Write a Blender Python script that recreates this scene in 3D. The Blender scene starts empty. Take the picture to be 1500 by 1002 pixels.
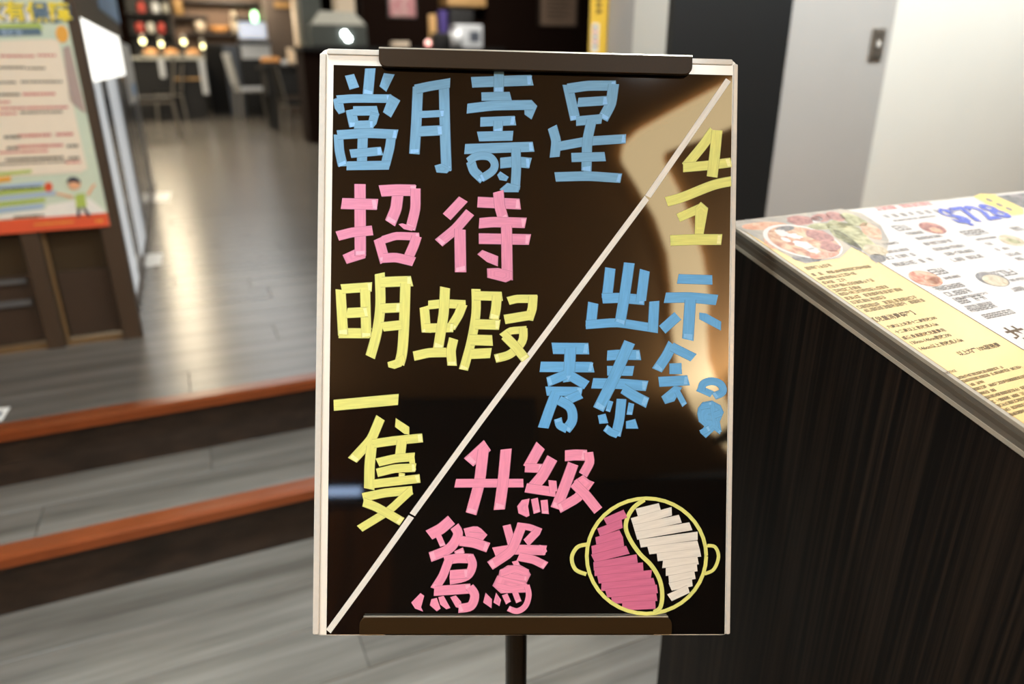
import bpy, bmesh, math, random
from mathutils import Vector, Matrix
random.seed(7)
sc = bpy.context.scene
COL = sc.collection

# ------------------------------------------------------------------ camera
EYE = 1.30
FPX, CX, CY = 1037.0, 750.0, 501.0
PITCH = math.radians(21.38)
TH = math.radians(24.1)                      # heading of the room's axes
cam_d = bpy.data.cameras.new('camera')
cam = bpy.data.objects.new('camera', cam_d)
COL.objects.link(cam)
cam.location = (0, 0, EYE)
cam.rotation_euler = (math.pi / 2 - PITCH, 0, 0)
cam_d.sensor_width = 36.0
cam_d.lens = FPX / 1500 * 36.0
cam_d.clip_start = 0.02
cam_d.dof.use_dof = True
cam_d.dof.focus_distance = 0.745
cam_d.dof.aperture_fstop = 2.8
sc.camera = cam

# ------------------------------------------------------------------ world, exposure, big lamps
wd = bpy.data.worlds.new('world'); sc.world = wd
wd.use_nodes = True
wd.node_tree.nodes['Background'].inputs[0].default_value = (0.9, 0.82, 0.72, 1)
wd.node_tree.nodes['Background'].inputs[1].default_value = 0.10
sc.view_settings.view_transform = 'Standard'
sc.view_settings.look = 'None'
sc.view_settings.gamma = 1.0
sc.view_settings.exposure = 0.0
sc.view_settings.use_curve_mapping = False

E1 = Vector((math.cos(TH), math.sin(TH), 0))
E2 = Vector((-math.sin(TH), math.cos(TH), 0))
UZ = Vector((0, 0, 1))
CF = Vector((0, math.cos(PITCH), -math.sin(PITCH)))
CU = Vector((0, math.sin(PITCH), math.cos(PITCH)))
CR = Vector((1, 0, 0))
EYEV = Vector((0, 0, EYE))

def rm(a, b, z):                              # room coordinates -> world
    return E1 * a + E2 * b + UZ * z
def ray(x, y):
    return CR * ((x - CX) / FPX) - CU * ((y - CY) / FPX) + CF
def on_z(x, y, z):
    d = ray(x, y); return EYEV + d * ((z - EYE) / d.z)
def on_b(x, y, b):
    d = ray(x, y); return EYEV + d * (b / d.dot(E2))
def on_a(x, y, a):
    d = ray(x, y); return EYEV + d * (a / d.dot(E1))
def ab(p):
    return p.dot(E1), p.dot(E2), p.z

def area(name, loc, size, power, color, size_y=None, direction=(0, 0, -1), shape='DISK'):
    l = bpy.data.lights.new(name, 'AREA')
    l.energy = power; l.color = color; l.size = size
    l.shape = shape
    if size_y: l.size_y = size_y
    o = bpy.data.objects.new(name, l); COL.objects.link(o)
    o.location = loc
    o.rotation_euler = Vector(direction).to_track_quat('-Z', 'Y').to_euler()
    return o

LOBBY_CEIL = 2.9
DOWNLIGHTS = [((-1.75, 0.25), 20), ((-0.55, 1.05), 11), ((2.6, 0.3), 5), ((-1.1, -0.75), 38), ((0.7, -0.8), 29)]  # the pair behind the camera is added neutral fill on the sign
for (lx, ly), pw in DOWNLIGHTS:
    lo_ = area('lobby_lamp', (lx, ly, LOBBY_CEIL - 0.035), 0.22, pw, (0.85, 0.97, 1.0))
    if ly > 1.0: lo_.data.spread = math.radians(50)     # added spotlight that brightens the floor before the steps
WALL_FILLS = (1.2, 2.3, 3.6)
for wa in WALL_FILLS:                             # unseen lamps added to brighten the panelled wall on the right
    area('wall_fill', rm(wa, 1.42, LOBBY_CEIL - 0.06), 0.16, 52, (0.92, 0.98, 1.0), None, E2 * 0.75 + Vector((0, 0, -1.45)))

area('reveal_fill', rm(0.75, 2.42, 2.92), 0.16, 26, (0.95, 0.98, 1.0), None, E1 * 0.9 + Vector((0, 0, -1.3)))  # unseen fill added to whiten the reveal
area('bar_fill', rm(3.6, 8.9, 2.94), 0.5, 75, (1.0, 0.93, 0.84), None, E2 * 1.6 + Vector((0, 0, -1.2)))  # unseen fill added for the sheets and boxes on the dark wall
area('shelf_fill', rm(1.3, 15.9, 2.94), 0.5, 90, (1.0, 0.86, 0.66), None, E2 * 1.4 + Vector((0, 0, -1.0)))  # unseen fill added to lift the brown of the shelf unit
UPLIGHTS = (-2.5, 2.5)
for ux in UPLIGHTS:                            # troughs added to brighten the ceiling so the film mirrors brown
    area('ceiling_fill', (ux, -3.2, 2.36), 0.12, 185, (1.0, 0.90, 0.76), 4.3, (0, 0, 1), 'RECTANGLE')

# ------------------------------------------------------------------ helpers
def srgb(r, g, b):
    f = lambda c: (c / 255 / 12.92) if c / 255 <= 0.04045 else ((c / 255 + 0.055) / 1.055) ** 2.4
    return (f(r), f(g), f(b), 1)

def mat(name, rgb, rough=0.5, metal=0.0, spec=0.5, var=0.12, scale=30.0, emit=None, estr=0.0, trans=0.0, coat=0.0, bump=0.0, ior=1.5):
    m = bpy.data.materials.new(name); m.use_nodes = True
    nt = m.node_tree; bs = nt.nodes['Principled BSDF']
    col = srgb(*rgb) if max(rgb) > 1.0 else (*rgb, 1)
    bs.inputs['Roughness'].default_value = rough
    bs.inputs['Metallic'].default_value = metal
    bs.inputs['Specular IOR Level'].default_value = spec
    bs.inputs['Transmission Weight'].default_value = trans
    bs.inputs['Coat Weight'].default_value = coat
    bs.inputs['IOR'].default_value = ior
    if var > 0:
        tc = nt.nodes.new('ShaderNodeTexCoord'); nz = nt.nodes.new('ShaderNodeTexNoise')
        nz.inputs['Scale'].default_value = scale; nz.inputs['Detail'].default_value = 4
        nt.links.new(tc.outputs['Object'], nz.inputs['Vector'])
        mx = nt.nodes.new('ShaderNodeMix'); mx.data_type = 'RGBA'
        mx.inputs[6].default_value = tuple(c * (1 - var) for c in col[:3]) + (1,)
        mx.inputs[7].default_value = tuple(min(1, c * (1 + var)) for c in col[:3]) + (1,)
        nt.links.new(nz.outputs['Fac'], mx.inputs[0])
        nt.links.new(mx.outputs[2], bs.inputs['Base Color'])
        if bump:
            bp = nt.nodes.new('ShaderNodeBump'); bp.inputs['Strength'].default_value = bump
            nt.links.new(nz.outputs['Fac'], bp.inputs['Height']); nt.links.new(bp.outputs[0], bs.inputs['Normal'])
    else:
        bs.inputs['Base Color'].default_value = col
    if emit:
        bs.inputs['Emission Color'].default_value = srgb(*emit) if max(emit) > 1 else (*emit, 1)
        bs.inputs['Emission Strength'].default_value = estr
    return m

def wood(name, dark, light, rough=0.4, stretch=(70, 70, 1.2), coords='Object', spec=0.4, rnd=False, pos=(0.3, 0.72), bump=0.0, tint=None):
    m = bpy.data.materials.new(name); m.use_nodes = True
    nt = m.node_tree; bs = nt.nodes['Principled BSDF']; N = nt.nodes.new; L = nt.links.new
    tc = N('ShaderNodeTexCoord'); mp = N('ShaderNodeMapping'); mp.inputs['Scale'].default_value = stretch
    L(tc.outputs[coords], mp.inputs['Vector'])
    if rnd:
        oi = N('ShaderNodeObjectInfo'); ml = N('ShaderNodeMath'); ml.operation = 'MULTIPLY'; ml.inputs[1].default_value = 37.0
        cb = N('ShaderNodeCombineXYZ'); L(oi.outputs['Random'], ml.inputs[0])
        for k in range(3): L(ml.outputs[0], cb.inputs[k])
        L(cb.outputs[0], mp.inputs['Location'])
    nz = N('ShaderNodeTexNoise'); nz.inputs['Scale'].default_value = 1.0; nz.inputs['Detail'].default_value = 6; nz.inputs['Roughness'].default_value = 0.62
    L(mp.outputs[0], nz.inputs['Vector'])
    cr = N('ShaderNodeValToRGB')
    cr.color_ramp.elements[0].position = pos[0]; cr.color_ramp.elements[0].color = srgb(*dark)
    cr.color_ramp.elements[1].position = pos[1]; cr.color_ramp.elements[1].color = srgb(*light)
    L(nz.outputs['Fac'], cr.inputs[0])
    out = cr.outputs[0]
    if rnd:
        hs = N('ShaderNodeHueSaturation'); mr = N('ShaderNodeMapRange'); mr.inputs['To Min'].default_value = 0.9; mr.inputs['To Max'].default_value = 1.1
        L(oi.outputs['Random'], mr.inputs['Value']); L(mr.outputs[0], hs.inputs['Value']); L(out, hs.inputs['Color']); out = hs.outputs[0]
    L(out, bs.inputs['Base Color'])
    bs.inputs['Roughness'].default_value = rough
    bs.inputs['Specular IOR Level'].default_value = spec
    if bump:
        bp = N('ShaderNodeBump'); bp.inputs['Strength'].default_value = bump; bp.inputs['Distance'].default_value = 0.002
        L(nz.outputs['Fac'], bp.inputs['Height']); L(bp.outputs[0], bs.inputs['Normal'])
    return m

WL = {}                                        # world location of every object made here
def link(name, me, loc, parent=None, m=None, smooth=False):
    o = bpy.data.objects.new(name, me); COL.objects.link(o)
    WL[o.name] = Vector(loc)
    if parent is not None:
        o.parent = parent; o.location = Vector(loc) - WL[parent.name]
    else:
        o.location = loc
    if m is not None: me.materials.append(m)
    if smooth:
        for p in me.polygons: p.use_smooth = True
    return o

def obj(name, mb, m, parent=None, bevel=0.0, smooth=False, uv=None):
    """mb: (verts in world coordinates, faces)"""
    vs, fs = mb
    lo = Vector((min(v[i] for v in vs) for i in range(3))); hi = Vector((max(v[i] for v in vs) for i in range(3)))
    o0 = Vector(((lo.x + hi.x) / 2, (lo.y + hi.y) / 2, lo.z))
    me = bpy.data.meshes.new(name)
    me.from_pydata([tuple(Vector(v) - o0) for v in vs], [], fs)
    if uv:
        ul = me.uv_layers.new(name='UVMap')
        for p in me.polygons:
            for li in p.loop_indices: ul.data[li].uv = uv[me.loops[li].vertex_index]
    me.update()
    o = link(name, me, o0, parent, m, smooth)
    if bevel:
        bv = o.modifiers.new('bevel', 'BEVEL'); bv.width = bevel; bv.segments = 2; bv.limit_method = 'ANGLE'
    return o

def empty(name, loc):
    o = bpy.data.objects.new(name, None); COL.objects.link(o); o.location = loc; o.empty_display_size = 0.05
    WL[o.name] = Vector(loc); return o

def tag(o, label, cat=None, group=None):
    o['label'] = label
    if cat: o['category'] = cat
    if group: o['group'] = group
    return o

def struct(o, label=None):
    o['kind'] = 'structure'
    if label: o['label'] = label
    return o

def join(*mbs):
    V, F = [], []
    for v, f in mbs:
        n = len(V); V += list(v); F += [tuple(i + n for i in q) for q in f]
    return V, F

BOXF = [(0, 3, 2, 1), (4, 5, 6, 7), (0, 1, 5, 4), (1, 2, 6, 5), (2, 3, 7, 6), (3, 0, 4, 7)]
def box(a0, a1, b0, b1, z0, z1):               # box in room axes
    a0, a1 = sorted((a0, a1)); b0, b1 = sorted((b0, b1)); z0, z1 = sorted((z0, z1))
    return [rm(a, b, z) for z in (z0, z1) for a, b in ((a0, b0), (a1, b0), (a1, b1), (a0, b1))], list(BOXF)

def frustum(a0, a1, b0, b1, z0, z1, s):        # box whose top is shrunk by s about its centre
    v, f = box(a0, a1, b0, b1, z0, z1)
    c = sum(v[4:], Vector()) / 4
    return v[:4] + [c + (p - c) * s for p in v[4:]], f

def tube(pts, r, n=10, taper=None):            # round bar through points
    V, F = [], []
    pts = [Vector(p) for p in pts]
    for i, p in enumerate(pts):
        t = (pts[min(i + 1, len(pts) - 1)] - pts[max(i - 1, 0)]).normalized()
        u = t.orthogonal().normalized() if abs(t.z) < 0.95 else Vector((1, 0, 0)); u = (u - t * u.dot(t)).normalized(); w = t.cross(u)
        rr = r if not taper else taper[i]
        V += [p + (u * math.cos(2 * math.pi * k / n) + w * math.sin(2 * math.pi * k / n)) * rr for k in range(n)]
    for i in range(len(pts) - 1):
        for k in range(n):
            F.append((i * n + k, i * n + (k + 1) % n, (i + 1) * n + (k + 1) % n, (i + 1) * n + k))
    F.append(tuple(reversed(range(n)))); F.append(tuple((len(pts) - 1) * n + k for k in range(n)))
    return V, F

def lathe(c, prof, n=20):                      # prof: (radius, height) pairs, axis up
    V, F = [], []
    for r, h in prof:
        V += [Vector(c) + Vector((r * math.cos(2 * math.pi * k / n), r * math.sin(2 * math.pi * k / n), h)) for k in range(n)]
    for i in range(len(prof) - 1):
        for k in range(n):
            F.append((i * n + k, i * n + (k + 1) % n, (i + 1) * n + (k + 1) % n, (i + 1) * n + k))
    F.append(tuple(reversed(range(n)))); F.append(tuple((len(prof) - 1) * n + k for k in range(n)))
    return V, F

def slab(poly, nrm, t):                        # polygon (world points) pushed by t along nrm
    nrm = Vector(nrm); n = len(poly)
    V = [Vector(p) for p in poly] + [Vector(p) + nrm * t for p in poly]
    F = [tuple(reversed(range(n))), tuple(range(n, 2 * n))] + [(i, (i + 1) % n, n + (i + 1) % n, n + i) for i in range(n)]
    return V, F

def rrect(x0, y0, x1, y1, r, k=6, corners=(1, 1, 1, 1)):   # rounded rectangle, counter-clockwise from bottom left
    P = []
    for (cx, cy, a), on in zip(((x0 + r, y0 + r, 180), (x1 - r, y0 + r, 270), (x1 - r, y1 - r, 0), (x0 + r, y1 - r, 90)), corners):
        if on:
            for i in range(k + 1):
                t = math.radians(a + 90 * i / k); P.append((cx + r * math.cos(t), cy + r * math.sin(t)))
        else:
            t = math.radians(a + 45); P.append((cx + r * (1 if math.cos(t) > 0 else -1), cy + r * (1 if math.sin(t) > 0 else -1)))
    return P

def text_mb(body, size, frame, align='LEFT', bold=0.0, shear=0.0, lift=0.0, spacing=1.0):
    """flat printed text; frame = (origin, x axis, y axis)"""
    cu = bpy.data.curves.new('txt', 'FONT'); cu.body = body; cu.size = size; cu.align_x = align; cu.offset = bold; cu.shear = shear; cu.space_character = spacing; cu.resolution_u = 2
    t = bpy.data.objects.new('txt', cu); COL.objects.link(t)
    dg = bpy.context.evaluated_depsgraph_get()
    me = bpy.data.meshes.new_from_object(t.evaluated_get(dg))
    o, ux, uy = frame; nz = ux.cross(uy).normalized()
    V = [o + ux * v.co.x + uy * v.co.y + nz * lift for v in me.vertices]
    F = [tuple(p.vertices) for p in me.polygons]
    bpy.data.objects.remove(t); bpy.data.curves.remove(cu); bpy.data.meshes.remove(me)
    return V, F

# ------------------------------------------------------------------ materials
M = {}
M['floor'] = wood('floor_wood', (66, 62, 56), (116, 111, 104), rough=0.26, stretch=(1.1, 16, 16), rnd=True, spec=0.5, pos=(0.25, 0.78))
M['floor_far'] = wood('floor_wood_far', (66, 62, 56), (116, 111, 104), rough=0.25, stretch=(1.1, 16, 16), spec=0.5, pos=(0.25, 0.78))
M['riser'] = wood('riser_wood', (30, 23, 17), (60, 47, 37), rough=0.5, stretch=(1.5, 20, 20))
M['nosing'] = mat('nosing_wood', (112, 54, 23), 0.3, var=0.2, scale=12)
M['joint'] = mat('joint_dark', (40, 36, 32), 0.8)
M['podium'] = wood('podium_wood', (14, 11, 9), (54, 43, 34), rough=0.5, stretch=(150, 150, 1.6), pos=(0.42, 0.82), spec=0.2)
M['film'] = mat('black_film', (0.004, 0.003, 0.0025), 0.03, var=0.0, spec=1.0, ior=1.56)
M['acrylic'] = mat('acrylic_white', (232, 226, 216), 0.25, var=0.03, scale=60)
M['acrylic_edge'] = mat('acrylic_edge', (205, 200, 192), 0.12, var=0.08, scale=200)
M['clip'] = mat('bronze_clip', (46, 32, 15), 0.45, spec=0.12, metal=0.0, var=0.08, scale=400)
M['clip_edge'] = mat('clip_edge', (190, 182, 168), 0.3, metal=0.6)
M['pole'] = mat('pole_bronze', (46, 38, 28), 0.32, metal=0.7)
M['wall_white'] = mat('wall_white', (226, 224, 214), 0.7, var=0.03, scale=4)
M['wall_grey'] = mat('wall_grey', (176, 173, 168), 0.6, var=0.04, scale=6)
M['wall_black'] = mat('wall_black', (17, 18, 18), 0.5, var=0.1)
M['wall_dark'] = mat('wall_dark_brown', (26, 14, 8), 0.9, var=0.15, scale=3, spec=0.1)
M['ceiling'] = mat('ceiling_beige', (204, 156, 98), 0.8, var=0.05, scale=3)
M['ceiling_dark'] = mat('ceiling_dark', (52, 46, 40), 0.8)
M['wall_back'] = mat('lobby_back_dark', (20, 17, 15), 0.6)

def paint(name, rgb):
    """chalk marker: streaks along the stroke, darker rims, a paler pool at the stroke's end"""
    m = bpy.data.materials.new(name); m.use_nodes = True
    nt = m.node_tree; bs = nt.nodes['Principled BSDF']; N = nt.nodes.new; L = nt.links.new
    uv = N('ShaderNodeUVMap'); sep = N('ShaderNodeSeparateXYZ'); L(uv.outputs[0], sep.inputs[0])
    mp = N('ShaderNodeMapping'); mp.inputs['Scale'].default_value = (0.6, 9, 1); L(uv.outputs[0], mp.inputs[0])
    nz = N('ShaderNodeTexNoise'); nz.inputs['Scale'].default_value = 1.0; nz.inputs['Detail'].default_value = 3; L(mp.outputs[0], nz.inputs['Vector'])
    r1 = N('ShaderNodeValToRGB'); e = r1.color_ramp.elements
    e[0].position = 0.0; e[0].color = (0.50, 0.50, 0.50, 1); e[1].position = 1.0; e[1].color = (0.50, 0.50, 0.50, 1)
    for p, c in ((0.07, 0.96), (0.93, 0.96)):
        q = e.new(p); q.color = (c, c, c, 1)
    L(sep.outputs[1], r1.inputs[0])
    mr = N('ShaderNodeMapRange'); mr.inputs['From Min'].default_value = 0.3; mr.inputs['From Max'].default_value = 0.7; mr.inputs['To Min'].default_value = 0.84; mr.inputs['To Max'].default_value = 1.06
    L(nz.outputs['Fac'], mr.inputs['Value'])
    mu = N('ShaderNodeMath'); mu.operation = 'MULTIPLY'; L(r1.outputs[0], mu.inputs[0]); L(mr.outputs[0], mu.inputs[1])
    vm = N('ShaderNodeVectorMath'); vm.operation = 'SCALE'; vm.inputs[0].default_value = srgb(*rgb)[:3]; L(mu.outputs[0], vm.inputs['Scale'])
    L(vm.outputs[0], bs.inputs['Base Color'])
    bs.inputs['Roughness'].default_value = 0.55; bs.inputs['Specular IOR Level'].default_value = 0.25
    return m
M['blue'] = paint('marker_blue', (112, 160, 196))
M['pink'] = paint('marker_pink', (222, 142, 174))
M['yellow'] = paint('marker_yellow', (222, 222, 128))
M['white'] = paint('marker_white', (228, 224, 216))
M['rose'] = paint('marker_rose', (208, 112, 150))

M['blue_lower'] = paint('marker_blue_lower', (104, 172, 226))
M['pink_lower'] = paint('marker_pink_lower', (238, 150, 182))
POOL = {'blue': paint('pool_blue', (136, 186, 232)), 'blue_lower': paint('pool_blue_lower', (132, 192, 240)), 'pink': paint('pool_pink', (240, 172, 200)), 'pink_lower': paint('pool_pink_lower', (250, 174, 202)), 'yellow': paint('pool_yellow', (240, 238, 168))}

# ------------------------------------------------------------------ the setting
ZS = 0.135 * EYE            # one riser
B1, B2 = 1.394 * EYE, 1.669 * EYE
Z1, Z2 = ZS, 2 * ZS
floor = struct(obj('floor_lobby', box(-4.5, 4.5, -8, B1, -0.06, -0.004), M['joint']), 'grey wood plank floor at the foot of the steps')
step = struct(obj('floor_step', box(-4.5, 4.5, B1 + 0.012, B2 + 0.02, 0.0, Z1 - 0.006), M['riser']), 'middle step with dark wooden riser and grey plank tread')
dining = struct(obj('floor_dining', box(-9, 9, B2 + 0.012, 22, 0.0, Z2 - 0.006), M['riser']), 'raised plank floor of the dining room above the steps')

PLANKS = {}
def plank_mesh(w, l):
    key = (round(w, 3), round(l, 3))
    if key not in PLANKS:
        me = bpy.data.meshes.new('plank'); bm = bmesh.new()
        bmesh.ops.create_cube(bm, size=1.0)
        for v in bm.verts: v.co = Vector((v.co.x * (l - 0.0014), v.co.y * (w - 0.0014), (v.co.z - 0.5) * 0.006))
        ed = [e for e in bm.edges if all(v.co.z > -0.001 for v in e.verts)]
        bmesh.ops.bevel(bm, geom=ed, offset=0.0012, segments=1, affect='EDGES')
        bm.to_mesh(me); bm.free(); me.materials.append(M['floor']); PLANKS[key] = me
    return PLANKS[key]
def planks(parent, a0, a1, b0, b1, z, w=0.18, l=1.2, name='plank'):
    nrow = max(1, round((b1 - b0) / w)); w = (b1 - b0) / nrow
    for r in range(nrow):
        a = a0 - random.choice((0.1, 0.35, 0.6, 0.8)) - 0.07 * r % 0.5
        while a < a1:
            x0, x1 = max(a, a0), min(a + l, a1)
            if x1 - x0 > 0.05:
                ln = round(x1 - x0, 2)
                o = bpy.data.objects.new(name, plank_mesh(w, ln)); COL.objects.link(o)
                c = rm((x0 + x1) / 2, b0 + w * (r + 0.5), z)
                o.parent = parent; o.location = c - WL[parent.name]; o.rotation_euler = (0, 0, TH)
            a += l
planks(floor, -1.6, 1.4, 0.0, B1 + 0.011, 0.0)
planks(step, -1.6, 1.4, B1 + 0.055, B2 + 0.011, Z1)
planks(dining, -1.7, 1.5, B2 + 0.055, B2 + 0.055 + 0.18 * 28, Z2)
BF = B2 + 0.055 + 0.18 * 28
ff = obj('plank_field', box(-9, 9, BF, 21.9, Z2 - 0.006, Z2), M['floor_far'], dining)
ff['kind'] = 'stuff'
obj('plank_field', box(-9, -1.7, B2 + 0.055, BF, Z2 - 0.006, Z2), M['floor_far'], dining)['kind'] = 'stuff'
obj('plank_field', box(1.5, 9, B2 + 0.055, BF, Z2 - 0.006, Z2), M['floor_far'], dining)['kind'] = 'stuff'
for a0, a1 in ((-4.5, -1.6), (1.4, 4.5)):
    obj('plank_field', box(a0, a1, 0.0, B1 + 0.011, -0.006, 0), M['floor_far'], floor)['kind'] = 'stuff'
    obj('plank_field', box(a0, a1, B1 + 0.055, B2 + 0.011, Z1 - 0.006, Z1), M['floor_far'], step)['kind'] = 'stuff'
obj('plank_field', box(-4.5, 4.5, -8, 0.0, -0.006, 0), M['floor_far'], floor)['kind'] = 'stuff'
def nosing(n, b, z, label):
    prof = [(b - 0.014, z - 0.026), (b + 0.012, z - 0.030), (b + 0.055, z - 0.006), (b + 0.055, z + 0.0008), (b + 0.004, z + 0.002), (b - 0.010, z - 0.003)]
    V = [rm(a, bb, zz) for a in (-4.5, 4.5) for bb, zz in prof]; k = len(prof)
    F = [tuple(range(k)), tuple(reversed(range(k, 2 * k)))] + [(i, k + i, k + (i + 1) % k, (i + 1) % k) for i in range(k)]
    struct(obj('trim_%d' % n, (V, F), M['nosing']), label)
nosing(1, B1, Z1, 'orange brown wooden nosing on the edge of the lower step')
nosing(2, B2, Z2, 'orange brown wooden nosing on the edge of the upper step')

AW = on_b(985, 40, 2.17).dot(E1)              # left end of the panelled wall on the right
BW = 2.17
obj_w = obj('wall_right', box(AW + 0.02, 6.0, BW + 0.02, BW + 0.25, 0, 3.2), M['wall_white'])
struct(obj_w, 'white wall behind the podium')
obj('panel', box(AW, 2.086, BW, BW + 0.03, 0, 3.2), M['wall_black'], obj_w)['label'] = 'tall black wall panel'
obj('panel', box(2.086, 2.62, BW + 0.004, BW + 0.03, 0, 3.2), M['wall_grey'], obj_w)['label'] = 'tall grey wall panel'
obj('panel', box(2.62, 6.0, BW + 0.004, BW + 0.03, 0, 3.2), M['wall_white'], obj_w)['label'] = 'tall white wall panel'
rw = struct(obj('wall_return', box(AW, AW + 0.02, BW + 0.03, BW + 0.24, Z2, 3.2), M['wall_white']), 'narrow white reveal beside the black wall panel')
obj('panel', box(AW + 0.001, AW + 0.02, BW + 0.24, BW + 0.42, Z2, 3.2), M['wall_grey'], rw)['label'] = 'narrow grey reveal panel'
# dining room shell
AD0 = on_b(532, 40, 11).dot(E1)
struct(obj('wall_dining', box(AD0, 9, 11, 11.15, Z2, 3.3), M['wall_dark']), 'dark brown wall of the dining room with framed sheets')
M['wall_warm'] = mat('wall_warm_grey', (92, 80, 72), 0.7, var=0.08, scale=2)
struct(obj('wall_far', box(-9, 9, 18, 18.15, Z2, 3.3), M['wall_dark']), 'dark far wall of the dining room')
struct(obj('wall_left', box(-9, -8.9, B2, 18, Z2, 3.3), M['wall_dark']), 'dark side wall of the dining room')
struct(obj('ceiling_dining', box(-9, 9, BW + 0.3, 18.2, 3.05, 3.15), M['ceiling_dark']), 'dark ceiling over the dining room')
# lobby
struct(obj('ceiling_lobby', box(-6, 6, -11, BW + 0.3, LOBBY_CEIL, LOBBY_CEIL + 0.1), M['ceiling']), 'warm beige lobby ceiling')
def wbox(x0, x1, y0, y1, z0, z1): return [Vector((x, y, z)) for z in (z0, z1) for x, y in ((x0, y0), (x1, y0), (x1, y1), (x0, y1))], list(BOXF)
struct(obj('wall_back', wbox(0.7, 6, -11.1, -11, 0, 2.95), M['wall_back']), 'dark wall at the back of the lobby')
M['lobby_wood'] = wood('lobby_wood', (58, 36, 18), (120, 78, 40), rough=0.5, stretch=(9, 9, 0.5))
struct(obj('wall_lobby_wood', wbox(-6, -0.75, -5.9, -5.8, 0, 2.9), M['lobby_wood']), 'brown wood wall at the back of the lobby')
struct(obj('wall_silhouette', wbox(-0.75, 0.7, -5.9, -5.8, 0, 2.9), M['wall_back']), 'added black wall for the dark shape mirrored in the sign')  # added stand-in for the dark figure mirrored in the film
M['lamp_ring'] = mat('lamp_ring', (225, 222, 215), 0.4)
for wa in WALL_FILLS:
    p = rm(wa, 1.40, LOBBY_CEIL - 0.05)
    tag(obj('fill_washer', lathe(p, [(0.085, 0.0), (0.10, 0.0), (0.10, 0.05), (0.085, 0.05)], 24), M['lamp_ring']), 'added unseen fill lamp that brightens the panelled wall', 'ceiling light', 'added wall fill lamps')
for nm, p, lb_ in (('fill_washer', rm(0.75, 2.40, 2.93), 'added unseen fill lamp over the white reveal'), ('fill_spot', rm(3.6, 8.88, 2.97), 'added unseen fill lamp before the bar counter'), ('fill_spot', rm(1.3, 15.88, 2.97), 'added unseen fill lamp before the brown shelf unit')):  # housings of the added fill lamps
    rr_ = 0.1 if nm == 'fill_washer' else 0.28
    tag(obj(nm, lathe(p, [(rr_ * 0.88, 0.0), (rr_, 0.0), (rr_, 3.05 - p.z + 0.005), (rr_ * 0.88, 3.05 - p.z + 0.005)], 24), M['lamp_ring']), lb_, 'ceiling light')
for i, ((lx, ly), pw) in enumerate(DOWNLIGHTS):
    d = tag(obj('ceiling_downlight', join(lathe((lx, ly, LOBBY_CEIL - 0.03), [(0.118, 0.0), (0.150, 0.0), (0.150, 0.03), (0.118, 0.03)], 28)), M['lamp_ring']),
            'unseen round white downlight set in the beige lobby ceiling', 'ceiling light', 'lobby downlights')

for ux, side_ in zip(UPLIGHTS, ('left', 'right')):
    tr = tag(obj('fill_trough', ([Vector((ux + x, y, z)) for z in (2.30, 2.35) for x, y in ((-0.09, -5.45), (0.09, -5.45), (0.09, -0.95), (-0.09, -0.95))], list(BOXF)), M['wall_back']),
             'added black hanging trough that brightens the lobby ceiling', 'ceiling light', 'added fill troughs')
    for yy in (-5.0, -1.5):
        obj('hanger', tube([(ux, yy, 2.34), (ux, yy, LOBBY_CEIL)], 0.006, 8), M['wall_back'], tr)

# ceiling strips over the dining aisle (they shine on the plank floor)
M['strip_warm'] = mat('strip_warm', (255, 240, 210), 0.5, var=0.0, emit=(1.0, 0.83, 0.58), estr=12.0)
M['strip_cool'] = mat('strip_cool', (235, 242, 255), 0.5, var=0.0, emit=(0.92, 0.93, 0.92), estr=2.3)
M['lamp_body'] = mat('lamp_body_grey', (120, 118, 114), 0.5)
def strip(a0, a1, b0, b1, m, label):
    o = tag(obj('ceiling_strip_light', box(a0 - 0.03, a1 + 0.03, b0 - 0.03, b1 + 0.03, 2.99, 3.05), M['lamp_body']), label, 'ceiling light')
    obj('diffuser', box(a0, a1, b0, b1, 2.982, 2.99), m, o)
strip(-0.85, -0.15, 6.5, 17, M['strip_warm'], 'long warm white ceiling strip above the dining aisle')
strip(0.25, 1.35, 5.2, 15, M['strip_cool'], 'wide cool white ceiling panel above the dining tables')

# ------------------------------------------------------------------ the sign on its stand
QX, QY, QZ = 0.02012, -0.01109, 0.74516
rx, ry, rz = -0.00243676, -0.03361279, -0.01309988
Rm = Matrix.Rotation(rz, 3, 'Z') @ Matrix.Rotation(ry, 3, 'Y') @ Matrix.Rotation(rx, 3, 'X')
c2w = lambda v: CR * v[0] + CU * v[1] + CF * v[2]
BX = c2w(Rm @ Vector((1, 0, 0))).normalized(); BY = c2w(Rm @ Vector((0, 1, 0))).normalized(); BN = BX.cross(BY).normalized()
BC = EYEV + c2w((QX, QY, QZ))                 # centre of the black sheet (A2)
def bd(u, v, h=0.0): return BC + BX * u + BY * v + BN * h
def on_board(x, y, h=0.0):
    d = ray(x, y); o = BC + BN * h
    return EYEV + d * ((o - EYEV).dot(BN) / d.dot(BN))
def bl(poly, h, t): return slab([bd(u, v, h) for u, v in poly], BN, t)

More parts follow.
